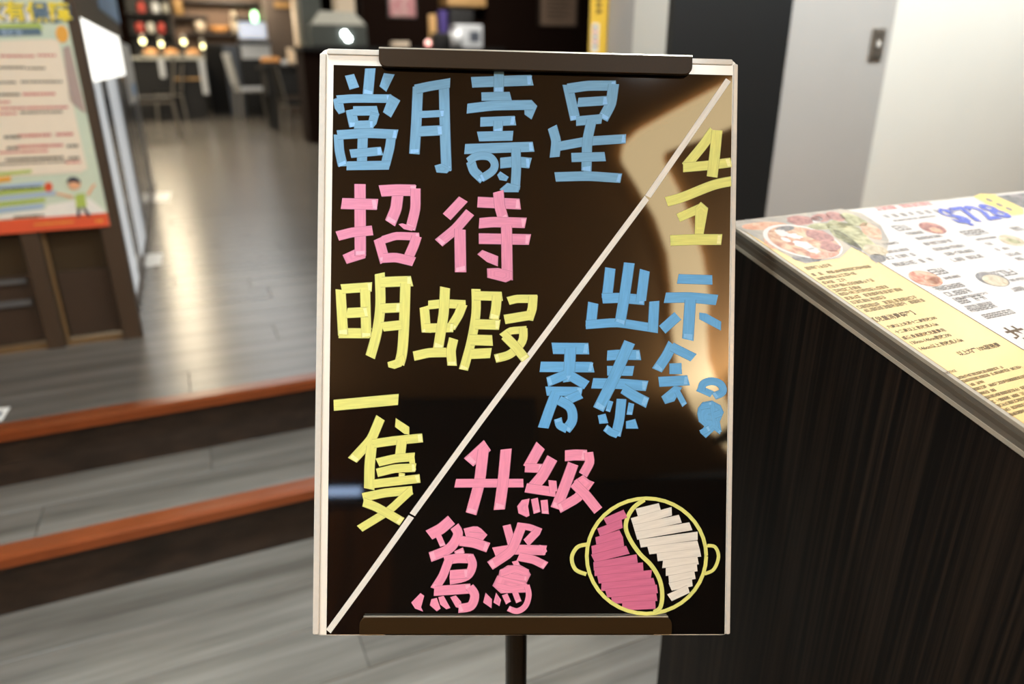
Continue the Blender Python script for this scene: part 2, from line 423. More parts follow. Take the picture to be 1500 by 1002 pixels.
pole_top = bd(0.01, 0.01, -0.03)
base = Vector((pole_top.x, pole_top.y, 0))
sign = tag(empty('sign_stand', base), 'black hand-lettered sign in clear acrylic holder on bronze floor stand', 'sign')
panel = obj('acrylic_holder', bl(rrect(-0.224, -0.2985, 0.2152, 0.3135, 0.008), -0.005, 0.0046), M['acrylic'], sign, bevel=0.0012)
panel['label'] = 'clear plastic holder with whitish margins'
obj('edge_strip', bl(rrect(-0.2243, -0.297, -0.2175, 0.309, 0.002), -0.0052, 0.0062), M['acrylic_edge'], panel, bevel=0.001)
obj('edge_strip', bl(rrect(0.2108, -0.297, 0.2158, 0.309, 0.002), -0.0052, 0.0062), M['acrylic_edge'], panel, bevel=0.001)
obj('edge_strip', bl(rrect(-0.217, 0.3075, 0.2102, 0.3138, 0.002), -0.0052, 0.0062), M['acrylic_edge'], panel, bevel=0.001)
# the sheet: very slightly warped film
nu, nv = 24, 34
V = []; F = []
for j in range(nv + 1):
    for i in range(nu + 1):
        u = -0.21 + 0.42 * i / nu; v = -0.297 + 0.594 * j / nv
        V.append(bd(u, v, 0.0))
for j in range(nv):
    for i in range(nu):
        k = j * (nu + 1) + i; F.append((k, k + 1, k + nu + 2, k + nu + 1))
sheet = obj('poster_sheet', (V, F), M['film'], sign, smooth=True)
sheet['label'] = 'glossy black film sheet'
# added glowing band, shaped so its mirror image draws the film's highlight
def mirrored(x, y, z):
    p = on_board(x, y); d = ray(x, y); r = d - BN * (2 * d.dot(BN)); return p + r * ((z - p.z) / r.z)
LB = [((1085, 122), (1085, 180)), ((1040, 145), (1040, 200)), ((985, 174), (998, 214)), ((935, 202), (976, 222)), ((914, 222), (970, 232)), ((911, 238), (975, 250)), ((930, 268), (995, 287)), ((960, 320), (1015, 338)), ((978, 372), (1030, 384)), ((985, 430), (1038, 432)), ((985, 490), (1035, 484)), ((992, 545), (1038, 530)), ((1015, 600), (1050, 565)), ((1048, 640), (1068, 598)), ((1085, 680), (1090, 632))]
V = []; F = []
for p, q in LB: V += [mirrored(*p, LOBBY_CEIL - 0.045), mirrored(*q, LOBBY_CEIL - 0.045)]
n = len(V); V += [v + UZ * 0.04 for v in V]
for i in range(len(LB) - 1):
    k = 2 * i; F += [(k, k + 1, k + 3, k + 2), (n + k, n + k + 2, n + k + 3, n + k + 1), (k, k + 2, n + k + 2, n + k), (k + 1, n + k + 1, n + k + 3, k + 3)]
M['highlight_glow'] = mat('highlight_glow', (255, 230, 190), 0.5, var=0.0, emit=(1.0, 0.75, 0.40), estr=5.2)
tag(obj('highlight_band', (V, F), M['highlight_glow']), 'added curved glowing band shaped for the highlight in the black film', 'ceiling light')
def mirrored_y(x, y, py):
    p = on_board(x, y); d = ray(x, y); r = d - BN * (2 * d.dot(BN)); return p + r * ((py - p.y) / r.y)
M['glint_panel'] = mat('glint_panel', (200, 215, 255), 0.3, var=0.0, emit=(0.45, 0.65, 1.0), estr=5.0)  # added glow standing in for a bluish window mirrored in the film
sa, sb_ = mirrored_y(470, 728, -5.8), mirrored_y(530, 714, -5.8)
ws = tag(obj('glint_panel', wbox(sa.x - 0.03, sb_.x + 0.03, -5.8, -5.77, sa.z - 0.1, sb_.z + 0.06), M['wall_back']), 'added blue glowing panel that mirrors as a glint in the film', 'screen')
obj('display', wbox(sa.x, sb_.x, -5.77, -5.765, sa.z, sb_.z), M['glint_panel'], ws)  # glowing face of the added glint panel
# clips
def clip(px, corners, name, th=0.0055):
    P = [on_board(*p) for p in px]
    us = [((p - BC).dot(BX), (p - BC).dot(BY)) for p in P]
    x0 = sum(u[0] for u in (us[0], us[3])) / 2; x1 = sum(u[0] for u in (us[1], us[2])) / 2
    y1 = sum(u[1] for u in (us[0], us[1])) / 2; y0 = sum(u[1] for u in (us[2], us[3])) / 2
    x0, x1, y0, y1 = [c * (0.745 - 0.007) / 0.745 for c in (x0, x1, y0, y1)]
    c = obj(name, bl(rrect(x0, y0, x1, y1, 0.0085, corners=corners), 0.0012, th), M['clip'], sign, bevel=0.0007)
    return c, x0, x1, y0, y1
c1, x0, x1, y0, y1 = clip(((554, 69), (1014, 83), (1014, 107), (554, 99)), (1, 1, 0, 0), 'clip_bar')
obj('lip', bl(rrect(x0, y1 - 0.0008, x1, y1 + 0.0012, 0.0006), -0.012, 0.0185), M['clip_edge'], c1)
c2, x0b, x1b, y0b, y1b = clip(((525, 906), (985, 905), (985, 931), (525, 931)), (0, 0, 1, 1), 'clip_bar', 0.0028)
obj('lip', bl(rrect(x0b + 0.004, y1b - 0.0004, x1b - 0.004, y1b + 0.0005, 0.0004), 0.0012, 0.0027), M['clip_edge'], c2)
obj('back_plate', bl(rrect(-0.15, y0b - 0.002, 0.135, y0b + 0.012, 0.002), -0.016, 0.0165), M['pole'], sign)
obj('spine', bl(rrect(-0.012, -0.30, 0.020, 0.31, 0.004), -0.02, 0.0148), M['pole'], sign, bevel=0.001)
PY = bd(0, 0.01, -0.03).y                      # the pole stands behind the middle of the holder
d_ = ray(756, 965); pole_x, pole_y = d_.x / d_.y * PY, PY
pole_h = bd(0, 0.02, -0.02).z
obj('pole', tube([(pole_x, pole_y, 0.02), (pole_x, pole_y, pole_h)], 0.0142, 20), M['pole'], sign, smooth=False)
obj('base_plate', lathe((pole_x, pole_y, 0.0), [(0.16, 0.0), (0.165, 0.006), (0.16, 0.016), (0.04, 0.022), (0.03, 0.03)], 40), M['pole'], sign)
obj('joint_block', lathe((pole_x, pole_y, pole_h - 0.05), [(0.02, 0.0), (0.024, 0.01), (0.024, 0.05), (0.02, 0.06)], 16), M['pole'], sign)

# --- hand lettering: strokes are traced as centre line + width, in the photograph's pixels
layer = [0]
def ribbon(pts, w):
    """pts in photo px, width in px -> verts on the board, faces, uv"""
    layer[0] += 1; h = 0.00012 + 0.000006 * (layer[0] % 40)
    P = [Vector((x, y)) for x, y in pts]
    if 4 <= len(P) < 20:                      # long bends: a smooth curve through the points
        Q = []
        for i in range(len(P) - 1):
            a, b, c, d = P[max(i - 1, 0)], P[i], P[i + 1], P[min(i + 2, len(P) - 1)]
            for t in (0, 0.2, 0.4, 0.6, 0.8):
                Q.append(0.5 * (2 * b + (c - a) * t + (2 * a - 5 * b + 4 * c - d) * t * t + (3 * b - a - 3 * c + d) * t ** 3))
        P = Q + [P[-1]]
    elif len(P) == 3:                         # round the bends a little
        Q = [P[0]]
        for i in range(1, len(P) - 1):
            a, b, c = P[i - 1], P[i], P[i + 1]
            Q += [b + (a - b) * 0.22, b * 0.9 + (a + c) * 0.05, b + (c - b) * 0.22]
        P = Q + [P[-1]]
    L = [0.0]
    for i in range(1, len(P)): L.append(L[-1] + (P[i] - P[i - 1]).length)
    V, UV, F = [], [], []
    rj = random.Random(len(P) * 31 + int(P[0].x * 7 + P[0].y))
    for i, p in enumerate(P):
        d = Vector((0, 0))
        if i: d += (p - P[i - 1]).normalized()
        if i < len(P) - 1: d += (P[i + 1] - p).normalized()
        d.normalize(); n = Vector((-d.y, d.x))
        e = rj.uniform(-0.12, 0.12) * w if i in (0, len(P) - 1) else 0
        for s in (-0.5, 0.5):
            q = p + n * (w * s) + d * (e * (1 if s > 0 else -1))
            V.append(on_board(q.x, q.y, h)); UV.append((L[i] / 25.0, s + 0.5))
    for i in range(len(P) - 1): F.append((2 * i, 2 * i + 1, 2 * i + 3, 2 * i + 2))
    return V, F, UV
def patch(pts):
    layer[0] += 1; h = 0.00012 + 0.000006 * (layer[0] % 40)
    V = [on_board(x, y, h) for x, y in pts]
    c = Vector((sum(p[0] for p in pts), sum(p[1] for p in pts))) / len(pts)
    V.append(on_board(c.x, c.y, h)); n = len(pts)
    UV = [(pts[0][0] * 0.1 + i * 0.05, 0.02) for i in range(n)] + [(pts[0][0] * 0.1, 0.5)]
    return V, [(i, (i + 1) % n, n) for i in range(n)], UV
def glyph(name, color, crop, strokes, label=None, parent=None, wk=1.0):
    """crop = (x0, y0, zoom); a stroke is (width, (x, y), ...) or ('p', (x, y), ...)"""
    ox, oy, k = crop; V, F, UV, pool = [], [], [], []
    for s in strokes:
        pts = [(ox + x / k, oy + y / k) for x, y in s[1:]]
        v, f, u = patch(pts) if s[0] == 'p' else ribbon(pts, s[0] / k * wk)
        n = len(V); V += v; F += [tuple(i + n for i in q) for q in f]; UV += u
        if s[0] != 'p' and color in POOL and name == 'marker_character' and random.random() < 0.7:   # paler pool of paint where the marker was lifted
            (xa, ya), (xb, yb) = pts[-2], pts[-1]; d = Vector((xb - xa, yb - ya)).normalized(); w = s[0] / k
            e = Vector((xb, yb)) - d * (w * 0.10)
            v, f, u = ribbon([tuple(e - d * (w * random.uniform(0.28, 0.42))), tuple(e)], w * 0.86)
            n = len(V); V += v; pool += list(range(len(F), len(F) + len(f))); F += [tuple(i + n for i in q) for q in f]; UV += u
    o = obj(name, (V, F), M[color], parent or sheet, uv=UV)
    if pool:
        o.data.materials.append(POOL[color])
        for i in pool: o.data.polygons[i].material_index = 1
    if label: o['label'] = label
    return o
K = 1438 / 330; KI = 1453 / 290
cA, cB, cC, cD, cE = (470, 60, K), (770, 60, K), (470, 260, K), (780, 260, K), (470, 390, K)
cF, cG, cH, cI, cJ = (770, 480, K), (450, 560, K), (590, 620, K), (570, 720, KI), (820, 700, KI)
GL = 'marker_character'
glyph(GL, 'blue', cA, [('p', (153, 222), (212, 210), (245, 295), (183, 312)), (68, (316, 175), (300, 345)), ('p', (402, 205), (472, 213), (418, 325), (374, 290)),
    ('p', (78, 372), (135, 350), (155, 455), (115, 468), (88, 430)), (55, (105, 374), (200, 367), (448, 368)), ('p', (440, 338), (508, 380), (448, 490), (396, 455)),
    (66, (190, 438), (214, 548)), (62, (205, 447), (365, 445)), ('p', (318, 450), (374, 465), (355, 530), (330, 558), (300, 525)), (52, (215, 535), (335, 532)),
    (62, (112, 600), (118, 700), (140, 800)), (62, (452, 590), (440, 680), (412, 790)), (66, (268, 605), (262, 775)), (56, (188, 720), (390, 702)), (62, (105, 600), (300, 588), (488, 596)), (58, (165, 797), (440, 793))], 'blue character in the top row')
glyph(GL, 'blue', cA, [(68, (620, 285), (610, 520), (597, 722)), (68, (786, 285), (792, 560), (802, 835)), (62, (605, 308), (700, 288), (825, 268)), (46, (630, 470), (788, 462)), (66, (630, 577), (778, 570)),
    ('p', (725, 795), (770, 782), (835, 815), (805, 845), (738, 840))], 'blue character in the top row')
glyph(GL, 'blue', cA, [(70, (962, 264), (1350, 250)), (66, (1137, 195), (1135, 330)), (56, (1025, 355), (1212, 352)), (64, (933, 432), (1100, 412), (1350, 408)), ('p', (1298, 430), (1345, 375), (1382, 415), (1345, 502), (1300, 470)),
    (62, (1018, 517), (1242, 508)), (62, (1132, 510), (1130, 592)), (64, (1003, 610), (1226, 605)), (66, (918, 690), (1358, 675)),
    (62, (955, 765), (975, 830), (1035, 885)), (52, (940, 772), (990, 738), (1070, 738), (1108, 780), (1095, 830), (1020, 880)),
    (70, (1145, 780), (1240, 770), (1338, 780)), (62, (1245, 690), (1248, 820), (1240, 945)), ('p', (1140, 948), (1190, 905), (1275, 925), (1262, 966), (1170, 966)), ('p', (1125, 855), (1145, 832), (1200, 868), (1185, 895), (1140, 888))], 'blue character in the top row')
glyph(GL, 'blue', cB, [(66, (268, 280), (318, 505)), (66, (270, 304), (400, 285), (578, 285)), (70, (562, 275), (545, 400), (492, 500)), (60, (332, 392), (525, 380)), (62, (322, 512), (487, 497)),
    (64, (170, 548), (196, 640), (185, 742)), (60, (215, 672), (390, 640), (640, 624)), (66, (420, 510), (392, 640), (388, 835)), (60, (292, 744), (508, 738)), (62, (188, 868), (400, 862), (610, 876))], 'blue character in the top row')
glyph(GL, 'pink', cC, [(74, (250, 42), (252, 500)), (72, (132, 166), (362, 172)), (64, (105, 374), (200, 350), (330, 338)), ('p', (138, 495), (245, 445), (290, 470), (285, 515), (165, 552)),
    (75, (492, 105), (480, 200), (442, 292)), (75, (378, 86), (480, 80), (610, 82)), (66, (604, 70), (604, 200), (570, 335)), ('p', (495, 298), (520, 292), (600, 318), (582, 342), (530, 330)),
    (68, (368, 388), (410, 538)), (52, (398, 398), (480, 372), (630, 378)), (66, (612, 375), (595, 430), (555, 520)), (62, (395, 515), (480, 510), (595, 538))], 'pink character below the blue heading')
glyph(GL, 'pink', cC, [(66, (910, 138), (803, 252)), (66, (953, 222), (860, 330), (752, 418)), (74, (888, 330), (892, 605)), (70, (1000, 157), (1273, 170)), (70, (1133, 88), (1140, 180), (1168, 275)), (68, (1010, 292), (1100, 284), (1308, 290)),
    (70, (1008, 390), (1335, 396)), (72, (1185, 310), (1190, 650)), ('p', (998, 490), (1030, 462), (1133, 503), (1130, 568), (1060, 540)), ('p', (1060, 580), (1130, 577), (1225, 600), (1225, 650), (1180, 670), (1062, 640))], 'pink character below the blue heading')
glyph(GL, 'yellow', cE, [(66, (126, 150), (142, 440)), (62, (132, 145), (326, 132)), (66, (283, 150), (290, 455)), (66, (165, 299), (302, 292)), (66, (115, 427), (318, 428)),
    (66, (376, 45), (380, 250), (358, 420), (315, 580)), (68, (385, 102), (480, 98), (582, 95)), (68, (540, 110), (532, 360), (520, 540), (500, 625)), ('p', (425, 612), (470, 598), (530, 560), (540, 600), (515, 640), (470, 656), (430, 645)), (62, (385, 269), (508, 264)), (62, (392, 387), (512, 375))], 'yellow character left of the shrimp character')
glyph(GL, 'yellow', cE, [(62, (660, 258), (674, 424)), (58, (685, 248), (780, 238), (925, 245)), (62, (905, 245), (880, 310), (828, 395)), (60, (665, 395), (848, 392)), (66, (793, 135), (785, 300), (748, 530)), (62, (592, 574), (690, 552), (805, 550)), (62, (848, 462), (830, 540), (838, 635)),
    (60, (990, 145), (990, 300), (960, 480), (910, 662)), (60, (980, 188), (1158, 192)), (64, (1125, 185), (1118, 270), (1105, 340)), (66, (985, 370), (1142, 374)), (70, (952, 470), (1096, 474)), (66, (960, 560), (1086, 554)),
    (54, (1195, 222), (1250, 208), (1378, 208)), (60, (1355, 190), (1350, 270), (1325, 345)), (62, (1172, 340), (1342, 312)), (48, (1157, 450), (1210, 412), (1310, 405)), (56, (1292, 395), (1285, 480), (1210, 560), (1112, 590)), (62, (1170, 440), (1240, 510), (1308, 595))], 'yellow shrimp character touching the white line')
glyph(GL, 'yellow', cE, [(72, (82, 888), (495, 850))], 'single yellow horizontal stroke')
glyph(GL, 'yellow', cG, [(64, (468, 226), (410, 365), (288, 498)), (68, (412, 400), (398, 530), (396, 682)), ('p', (565, 228), (652, 285), (652, 335), (620, 330), (560, 285)), (58, (420, 392), (560, 372), (737, 355)), (66, (604, 375), (592, 475)),
    (56, (448, 512), (560, 486), (685, 476)), ('p', (645, 460), (682, 452), (695, 560), (660, 570)), (56, (445, 578), (560, 550), (692, 545)), (40, (605, 580), (602, 610)), (56, (425, 648), (720, 614)),
    (58, (355, 735), (500, 705), (672, 690)), (52, (662, 690), (520, 822), (335, 935)), (58, (358, 765), (440, 795), (605, 890))], 'yellow character under the single stroke')
glyph(GL, 'yellow', cB, [(62, (1198, 572), (1130, 670), (1018, 805)), (62, (1005, 808), (1160, 795), (1312, 775)), (70, (1222, 570), (1208, 720), (1190, 868))], 'yellow digit four at the right edge')
glyph(GL, 'yellow', cD, [(64, (855, 155), (960, 125), (1150, 50), (1268, 24))], 'yellow slash between the digits')
glyph(GL, 'yellow', cD, [(58, (930, 258), (1085, 190)), ('p', (1040, 190), (1075, 155), (1122, 195), (1092, 365), (1035, 365)), (70, (880, 402), (1040, 396), (1208, 396))], 'yellow digit one at the right edge')
glyph(GL, 'blue_lower', cD, [(68, (497, 578), (486, 680), (475, 770)), (66, (445, 772), (560, 768), (715, 782)), (66, (717, 592), (692, 790)), (68, (388, 800), (372, 950)), (58, (340, 940), (540, 925), (800, 965)), (66, (778, 790), (768, 985)), (70, (618, 545), (590, 740), (558, 935))], 'blue character right of the white line')
glyph(GL, 'blue_lower', cD, [(62, (928, 647), (1148, 654)), (68, (845, 768), (1000, 765), (1178, 782)), (74, (1008, 780), (992, 1036)), (66, (928, 883), (828, 972)), ('p', (1065, 862), (1110, 868), (1205, 920), (1203, 978), (1065, 905))], 'blue character on the pale reflection')
glyph(GL, 'blue_lower', cF, [(74, (170, 132), (403, 134)), (68, (93, 250), (432, 252)), (74, (286, 130), (275, 345)), (62, (255, 300), (138, 348)), (64, (288, 308), (390, 368)), (60, (130, 405), (360, 408)), (68, (192, 420), (150, 530), (112, 640)), (60, (352, 425), (250, 470)), (64, (212, 462), (285, 510), (298, 590), (255, 655)), (52, (262, 648), (215, 625), (205, 580))], 'blue character of the second blue row')
glyph(GL, 'blue_lower', cF, [(66, (520, 178), (600, 172), (732, 175)), (64, (520, 275), (688, 276)), (68, (425, 355), (600, 358), (775, 372)), (74, (664, 92), (560, 330), (464, 522)), (68, (620, 388), (700, 440), (778, 480)), (64, (612, 455), (600, 580), (575, 690)), (48, (590, 685), (545, 668), (508, 638)),
    (32, (545, 468), (524, 535)), ('p', (460, 560), (510, 548), (528, 610), (470, 614)), (38, (675, 482), (662, 556)), ('p', (640, 597), (700, 582), (720, 645), (640, 645))], 'blue character of the second blue row')
glyph(GL, 'blue_lower', cF, [(68, (938, 105), (900, 180), (838, 272)), (60, (932, 122), (1072, 192)), ('p', (917, 228), (995, 225), (998, 297), (917, 297)), (66, (850, 346), (1040, 336)), ('p', (865, 440), (950, 370), (1000, 380), (950, 470), (890, 488)), (38, (965, 402), (1015, 495))], 'blue character of the second blue row')
glyph(GL, 'blue_lower', cF, [(44, (1098, 385), (1190, 425)), (50, (1122, 400), (1135, 358), (1190, 342), (1245, 362), (1258, 410), (1200, 438)),
    ('p', (1100, 512), (1130, 475), (1190, 465), (1245, 495), (1265, 540), (1240, 600), (1250, 655), (1240, 682), (1205, 655), (1150, 705), (1112, 670), (1140, 630), (1105, 600), (1095, 550)), (40, (1120, 505), (1190, 490)), (34, (1160, 535), (1200, 530)), (34, (1160, 572), (1200, 575)), (30, (1190, 490), (1205, 600)), (44, (1205, 560), (1245, 545)), (40, (1120, 672), (1175, 640)), (26, (1215, 640), (1242, 668))], 'small crumpled blue character')
glyph(GL, 'pink_lower', cH, [(80, (540, 140), (420, 250)), (72, (515, 165), (490, 380), (436, 578)), (56, (335, 383), (770, 382)), (72, (660, 165), (640, 380), (616, 552))], 'pink character of the lower rows')
glyph(GL, 'pink_lower', cH, [(72, (880, 142), (800, 285)), (58, (780, 285), (895, 288)), (74, (955, 222), (890, 340), (820, 420)), (62, (785, 412), (870, 425), (975, 440)), (52, (955, 365), (962, 440)),
    ('p', (730, 530), (760, 490), (810, 480), (800, 530), (810, 590), (790, 600), (738, 575)), (46, (840, 480), (857, 572)), (46, (902, 490), (910, 578)),
    (72, (1035, 208), (1100, 202), (1180, 205)), (62, (1185, 185), (1195, 250), (1150, 330)), (72, (1088, 258), (1040, 390), (978, 545)), (62, (1195, 365), (1120, 475), (995, 545)), ('p', (1090, 370), (1150, 330), (1212, 380), (1150, 440)), (66, (1090, 380), (1170, 460), (1248, 558))], 'pink character of the lower rows')
glyph(GL, 'pink_lower', cI, [(82, (458, 208), (380, 275), (292, 320)), (74, (480, 255), (505, 320), (440, 420), (300, 482)), (44, (360, 320), (395, 400)), (70, (556, 305), (640, 285), (700, 345)), (72, (580, 330), (680, 340)), (76, (520, 362), (620, 375), (728, 412)),
    (72, (510, 425), (522, 465)), (72, (405, 505), (500, 490), (610, 492)), (66, (590, 475), (612, 540), (570, 620), (445, 652)), (66, (440, 500), (395, 620), (335, 715)), (70, (445, 612), (580, 602)), (74, (330, 730), (460, 722), (600, 712)), (68, (590, 700), (628, 760), (600, 840), (510, 858)),
    ('p', (230, 745), (258, 765), (235, 850), (250, 882), (190, 860), (162, 815)), ('p', (310, 790), (350, 780), (378, 860), (350, 880), (298, 835)), ('p', (360, 775), (400, 765), (450, 855), (420, 865), (375, 830)), ('p', (448, 775), (490, 762), (530, 810), (530, 860), (490, 850))], 'pink duck character of the bottom row')
glyph(GL, 'pink_lower', cI, [(62, (862, 246), (900, 385)), (50, (935, 250), (1030, 262), (1115, 295)), (62, (1085, 295), (1005, 378)), (74, (770, 446), (900, 425), (1150, 432)), ('p', (1100, 390), (1145, 400), (1160, 440), (1130, 470)), (72, (970, 262), (900, 440), (740, 545)), (64, (948, 478), (1060, 500), (1150, 545)), 
    (44, (922, 510), (945, 555)), ('p', (810, 580), (870, 542), (960, 538), (1020, 570), (1040, 610), (1010, 670), (800, 630)), ('p', (795, 615), (1000, 665), (1035, 700), (1040, 740), (820, 748), (758, 692)), (56, (820, 600), (920, 565), (1020, 600)), (40, (880, 620), (1010, 640)), (40, (790, 690), (900, 715), (1000, 700)), (44, (1010, 690), (1025, 760), (1000, 840), (940, 878), (875, 858)),
    ('p', (708, 742), (755, 790), (752, 858), (690, 815)), ('p', (785, 742), (822, 795), (810, 842), (765, 815)), (44, (848, 755), (876, 818)), (44, (925, 742), (952, 812))], 'pink duck character of the bottom row')
# white diagonal
glyph('diagonal_line', 'white', (0, 0, 1), [(9, (1067, 117), (949, 288)), (9, (947.5, 290), (700, 622), (604, 754)), (9, (602.5, 756.5), (530, 858), (481, 925))], 'white diagonal line across the sheet')
# pot drawing
ring = [(947 + 87.5 * math.cos(2 * math.pi * i / 40), 814.5 + 84.5 * math.sin(2 * math.pi * i / 40)) for i in range(41)]
glyph('pot_fill', 'rose', cJ, [(64, (335, 325), (482, 262)), (64, (285, 402), (458, 335)), (64, (265, 468), (452, 412)), (64, (235, 532), (468, 470)), (64, (243, 592), (500, 528)), (64, (248, 650), (568, 592)), (64, (255, 690), (612, 652)), (64, (280, 745), (672, 708)), (64, (305, 800), (696, 765)), (64, (340, 848), (716, 815)), (64, (380, 895), (712, 872)), (64, (458, 942), (702, 930))], 'pink half of the hotpot drawing')
glyph('pot_fill', 'white', cJ, [(62, (565, 255), (735, 215)), (62, (530, 325), (822, 245)), (62, (545, 375), (885, 300)), (62, (560, 425), (962, 355)), (62, (588, 482), (1012, 425)), (62, (650, 532), (1018, 490)), (62, (715, 582), (1032, 548)), (62, (755, 632), (1015, 605)), (62, (778, 690), (1008, 655)), (62, (800, 748), (992, 712)), (62, (810, 800), (972, 765)), (60, (805, 880), (945, 815))], 'white half of the hotpot drawing')
glyph('pot_outline', 'yellow', (0, 0, 1), [(5.6,) + tuple(ring)], 'yellow round pot outline')
glyph('pot_divider', 'yellow', cJ, [(32, (622, 160), (545, 215), (498, 290), (485, 370), (520, 460), (590, 560), (670, 640), (730, 740), (752, 850), (738, 950), (690, 985))])
glyph('pot_handle', 'yellow', cJ, [(30, (205, 488), (130, 508), (88, 585), (115, 672), (195, 708))])
glyph('pot_handle', 'yellow', cJ, [(26, (1082, 497), (1140, 508), (1165, 580), (1130, 672), (1062, 705))])

# ------------------------------------------------------------------ podium with the sloped menu top
ZC = 1.10; AC = on_z(1060, 324, ZC).dot(E1); BCk = 0.756
SL = math.atan(0.2553)
TD = (E2 * math.cos(SL) + UZ * math.sin(SL))   # up the slope
TN = E1.cross(TD).normalized()
TC = rm(AC, BCk, ZC)                           # back left corner of the top
LEN_A, LEN_D = 0.92, 0.58
def tp(u, v, h=0.0): return TC + E1 * u - TD * v + TN * h     # u along the back edge, v down the slope
def on_top(x, y, h=0.0):
    d = ray(x, y); o = TC + TN * h; return EYEV + d * ((o - EYEV).dot(TN) / d.dot(TN))
def uv_top(x, y):
    p = on_top(x, y) - TC; return p.dot(E1), -p.dot(TD)
podium = tag(empty('podium', rm(AC + 0.45, BCk - 0.27, 0)), 'dark wood reception podium with sloped laminated top showing a printed menu', 'podium')
bz = lambda b: ZC - 0.024 - (BCk - b) * math.tan(SL)
BB = 0.815
bv = [rm(a, b, z) for a in (AC + 0.006, AC + LEN_A - 0.01) for b, z in ((BCk - 0.545, 0), (BB, 0), (BB, bz(BCk) + 0.0), (BCk - 0.0, bz(BCk)), (BCk - 0.545, bz(BCk - 0.545)))]
bf = [(0, 1, 2, 3, 4), (9, 8, 7, 6, 5)] + [(i, 5 + i, 5 + (i + 1) % 5, (i + 1) % 5) for i in range(5)]
obj('body', (bv, bf), M['podium'], podium)
M['lam1'] = mat('laminate_pale', (176, 168, 152), 0.5, var=0.1, scale=40)
M['lam2'] = mat('laminate_grey', (112, 106, 96), 0.55, var=0.12, scale=40)
M['lam3'] = mat('laminate_dark', (92, 84, 72), 0.55, var=0.12, scale=40)
hs = [(-0.0250, -0.0205, 'lam1', 0.000), (-0.0205, -0.0145, 'lam2', 0.001), (-0.0145, -0.0095, 'lam3', 0.000), (-0.0095, -0.0040, 'lam2', 0.0012), (-0.0040, 0.0, 'lam1', 0.0)]
for h0, h1, mm, ins in hs:
    obj('top_layer', slab([tp(ins, LEN_D, h0), tp(LEN_A, LEN_D, h0), tp(LEN_A, ins, h0), tp(ins, ins, h0)], TN, h1 - h0), M[mm], podium)
# the printed menu lying on the slope
M['paper_yellow'] = mat('menu_yellow', (232, 200, 128), 0.4, var=0.10, scale=14)
M['paper_white'] = mat('menu_white', (212, 207, 203), 0.4, var=0.02, scale=14)
M['ink'] = mat('ink_dark', (98, 78, 50), 0.6)
M['ink_grey'] = mat('ink_grey', (124, 120, 116), 0.6)
M['ink_blue'] = mat('ink_blue', (66, 84, 190), 0.5)
M['ink_red'] = mat('ink_red', (206, 92, 84), 0.5)
M['ink_gold'] = mat('ink_gold', (238, 196, 70), 0.5)
def tpoly(pts, h, t=0.0003): return slab([tp(u, v, h) for u, v in pts], TN, t)
def tppx(px, h, t=0.0003): return slab([on_top(x, y, h) for x, y in reversed(px)], TN, t)
menu = tag(empty('printed_menu', tp(0.3, 0.3, 0.0)), 'large printed menu with yellow notes column and food photos on the podium top', 'menu')
eu0 = 0.006
ul, vl = uv_top(1235, 378)
ue = uv_top(1400, 453)[0]
ysheet = obj('notes_column', tpoly([(eu0, 0.0035), (eu0, LEN_D - 0.01), (ue, LEN_D - 0.01), (ue, 0.0035)][::1], 0.0, 0.0004), M['paper_yellow'], menu)
wsheet = obj('price_page', tpoly([(ue, 0.0035), (ue, LEN_D - 0.01), (LEN_A - 0.01, LEN_D - 0.01), (LEN_A - 0.01, 0.0035)], 0.0, 0.0004), M['paper_white'], menu)
obj('fold_line', tpoly([(ue - 0.0008, 0.004), (ue - 0.0008, LEN_D - 0.01), (ue + 0.0008, LEN_D - 0.01), (ue + 0.0008, 0.004)], 0.0004, 0.0001), M['ink'], menu)

def blot(name, m, px, parent, h=0.0006, n=None):
    """an irregular printed patch, outline given in photo pixels"""
    return obj(name, tppx(px, h, 0.0001), m, parent)
def ell(cx, cy, rx_, ry_, rot=0, n=18, j=0.0):
    c, s = math.cos(math.radians(rot)), math.sin(math.radians(rot)); rr = random.Random(int(cx * 3 + cy))
    P = []
    for i in range(n):
        t = 2 * math.pi * i / n; k = 1 + rr.uniform(-j, j)
        x, y = rx_ * math.cos(t) * k, ry_ * math.sin(t) * k
        P.append((cx + x * c - y * s, cy + x * s + y * c))
    return P
def food(name, rgb, rgb2, scale):
    m = bpy.data.materials.new(name); m.use_nodes = True; nt = m.node_tree; N = nt.nodes.new; L = nt.links.new
    rgb, rgb2 = tuple(c * 0.84 for c in rgb), tuple(c * 0.86 for c in rgb2)      # printing ink on the laminate
    tc = N('ShaderNodeTexCoord'); nz = N('ShaderNodeTexNoise'); nz.inputs['Scale'].default_value = scale; nz.inputs['Detail'].default_value = 5; nz.inputs['Distortion'].default_value = 1.0
    cr = N('ShaderNodeValToRGB'); cr.color_ramp.elements[0].position = 0.36; cr.color_ramp.elements[1].position = 0.64
    cr.color_ramp.elements[0].color = srgb(*rgb); cr.color_ramp.elements[1].color = srgb(*rgb2)
    L(tc.outputs['Object'], nz.inputs['Vector']); L(nz.outputs['Fac'], cr.inputs[0]); L(cr.outputs[0], nt.nodes['Principled BSDF'].inputs['Base Color'])
    nt.nodes['Principled BSDF'].inputs['Roughness'].default_value = 0.4
    return m
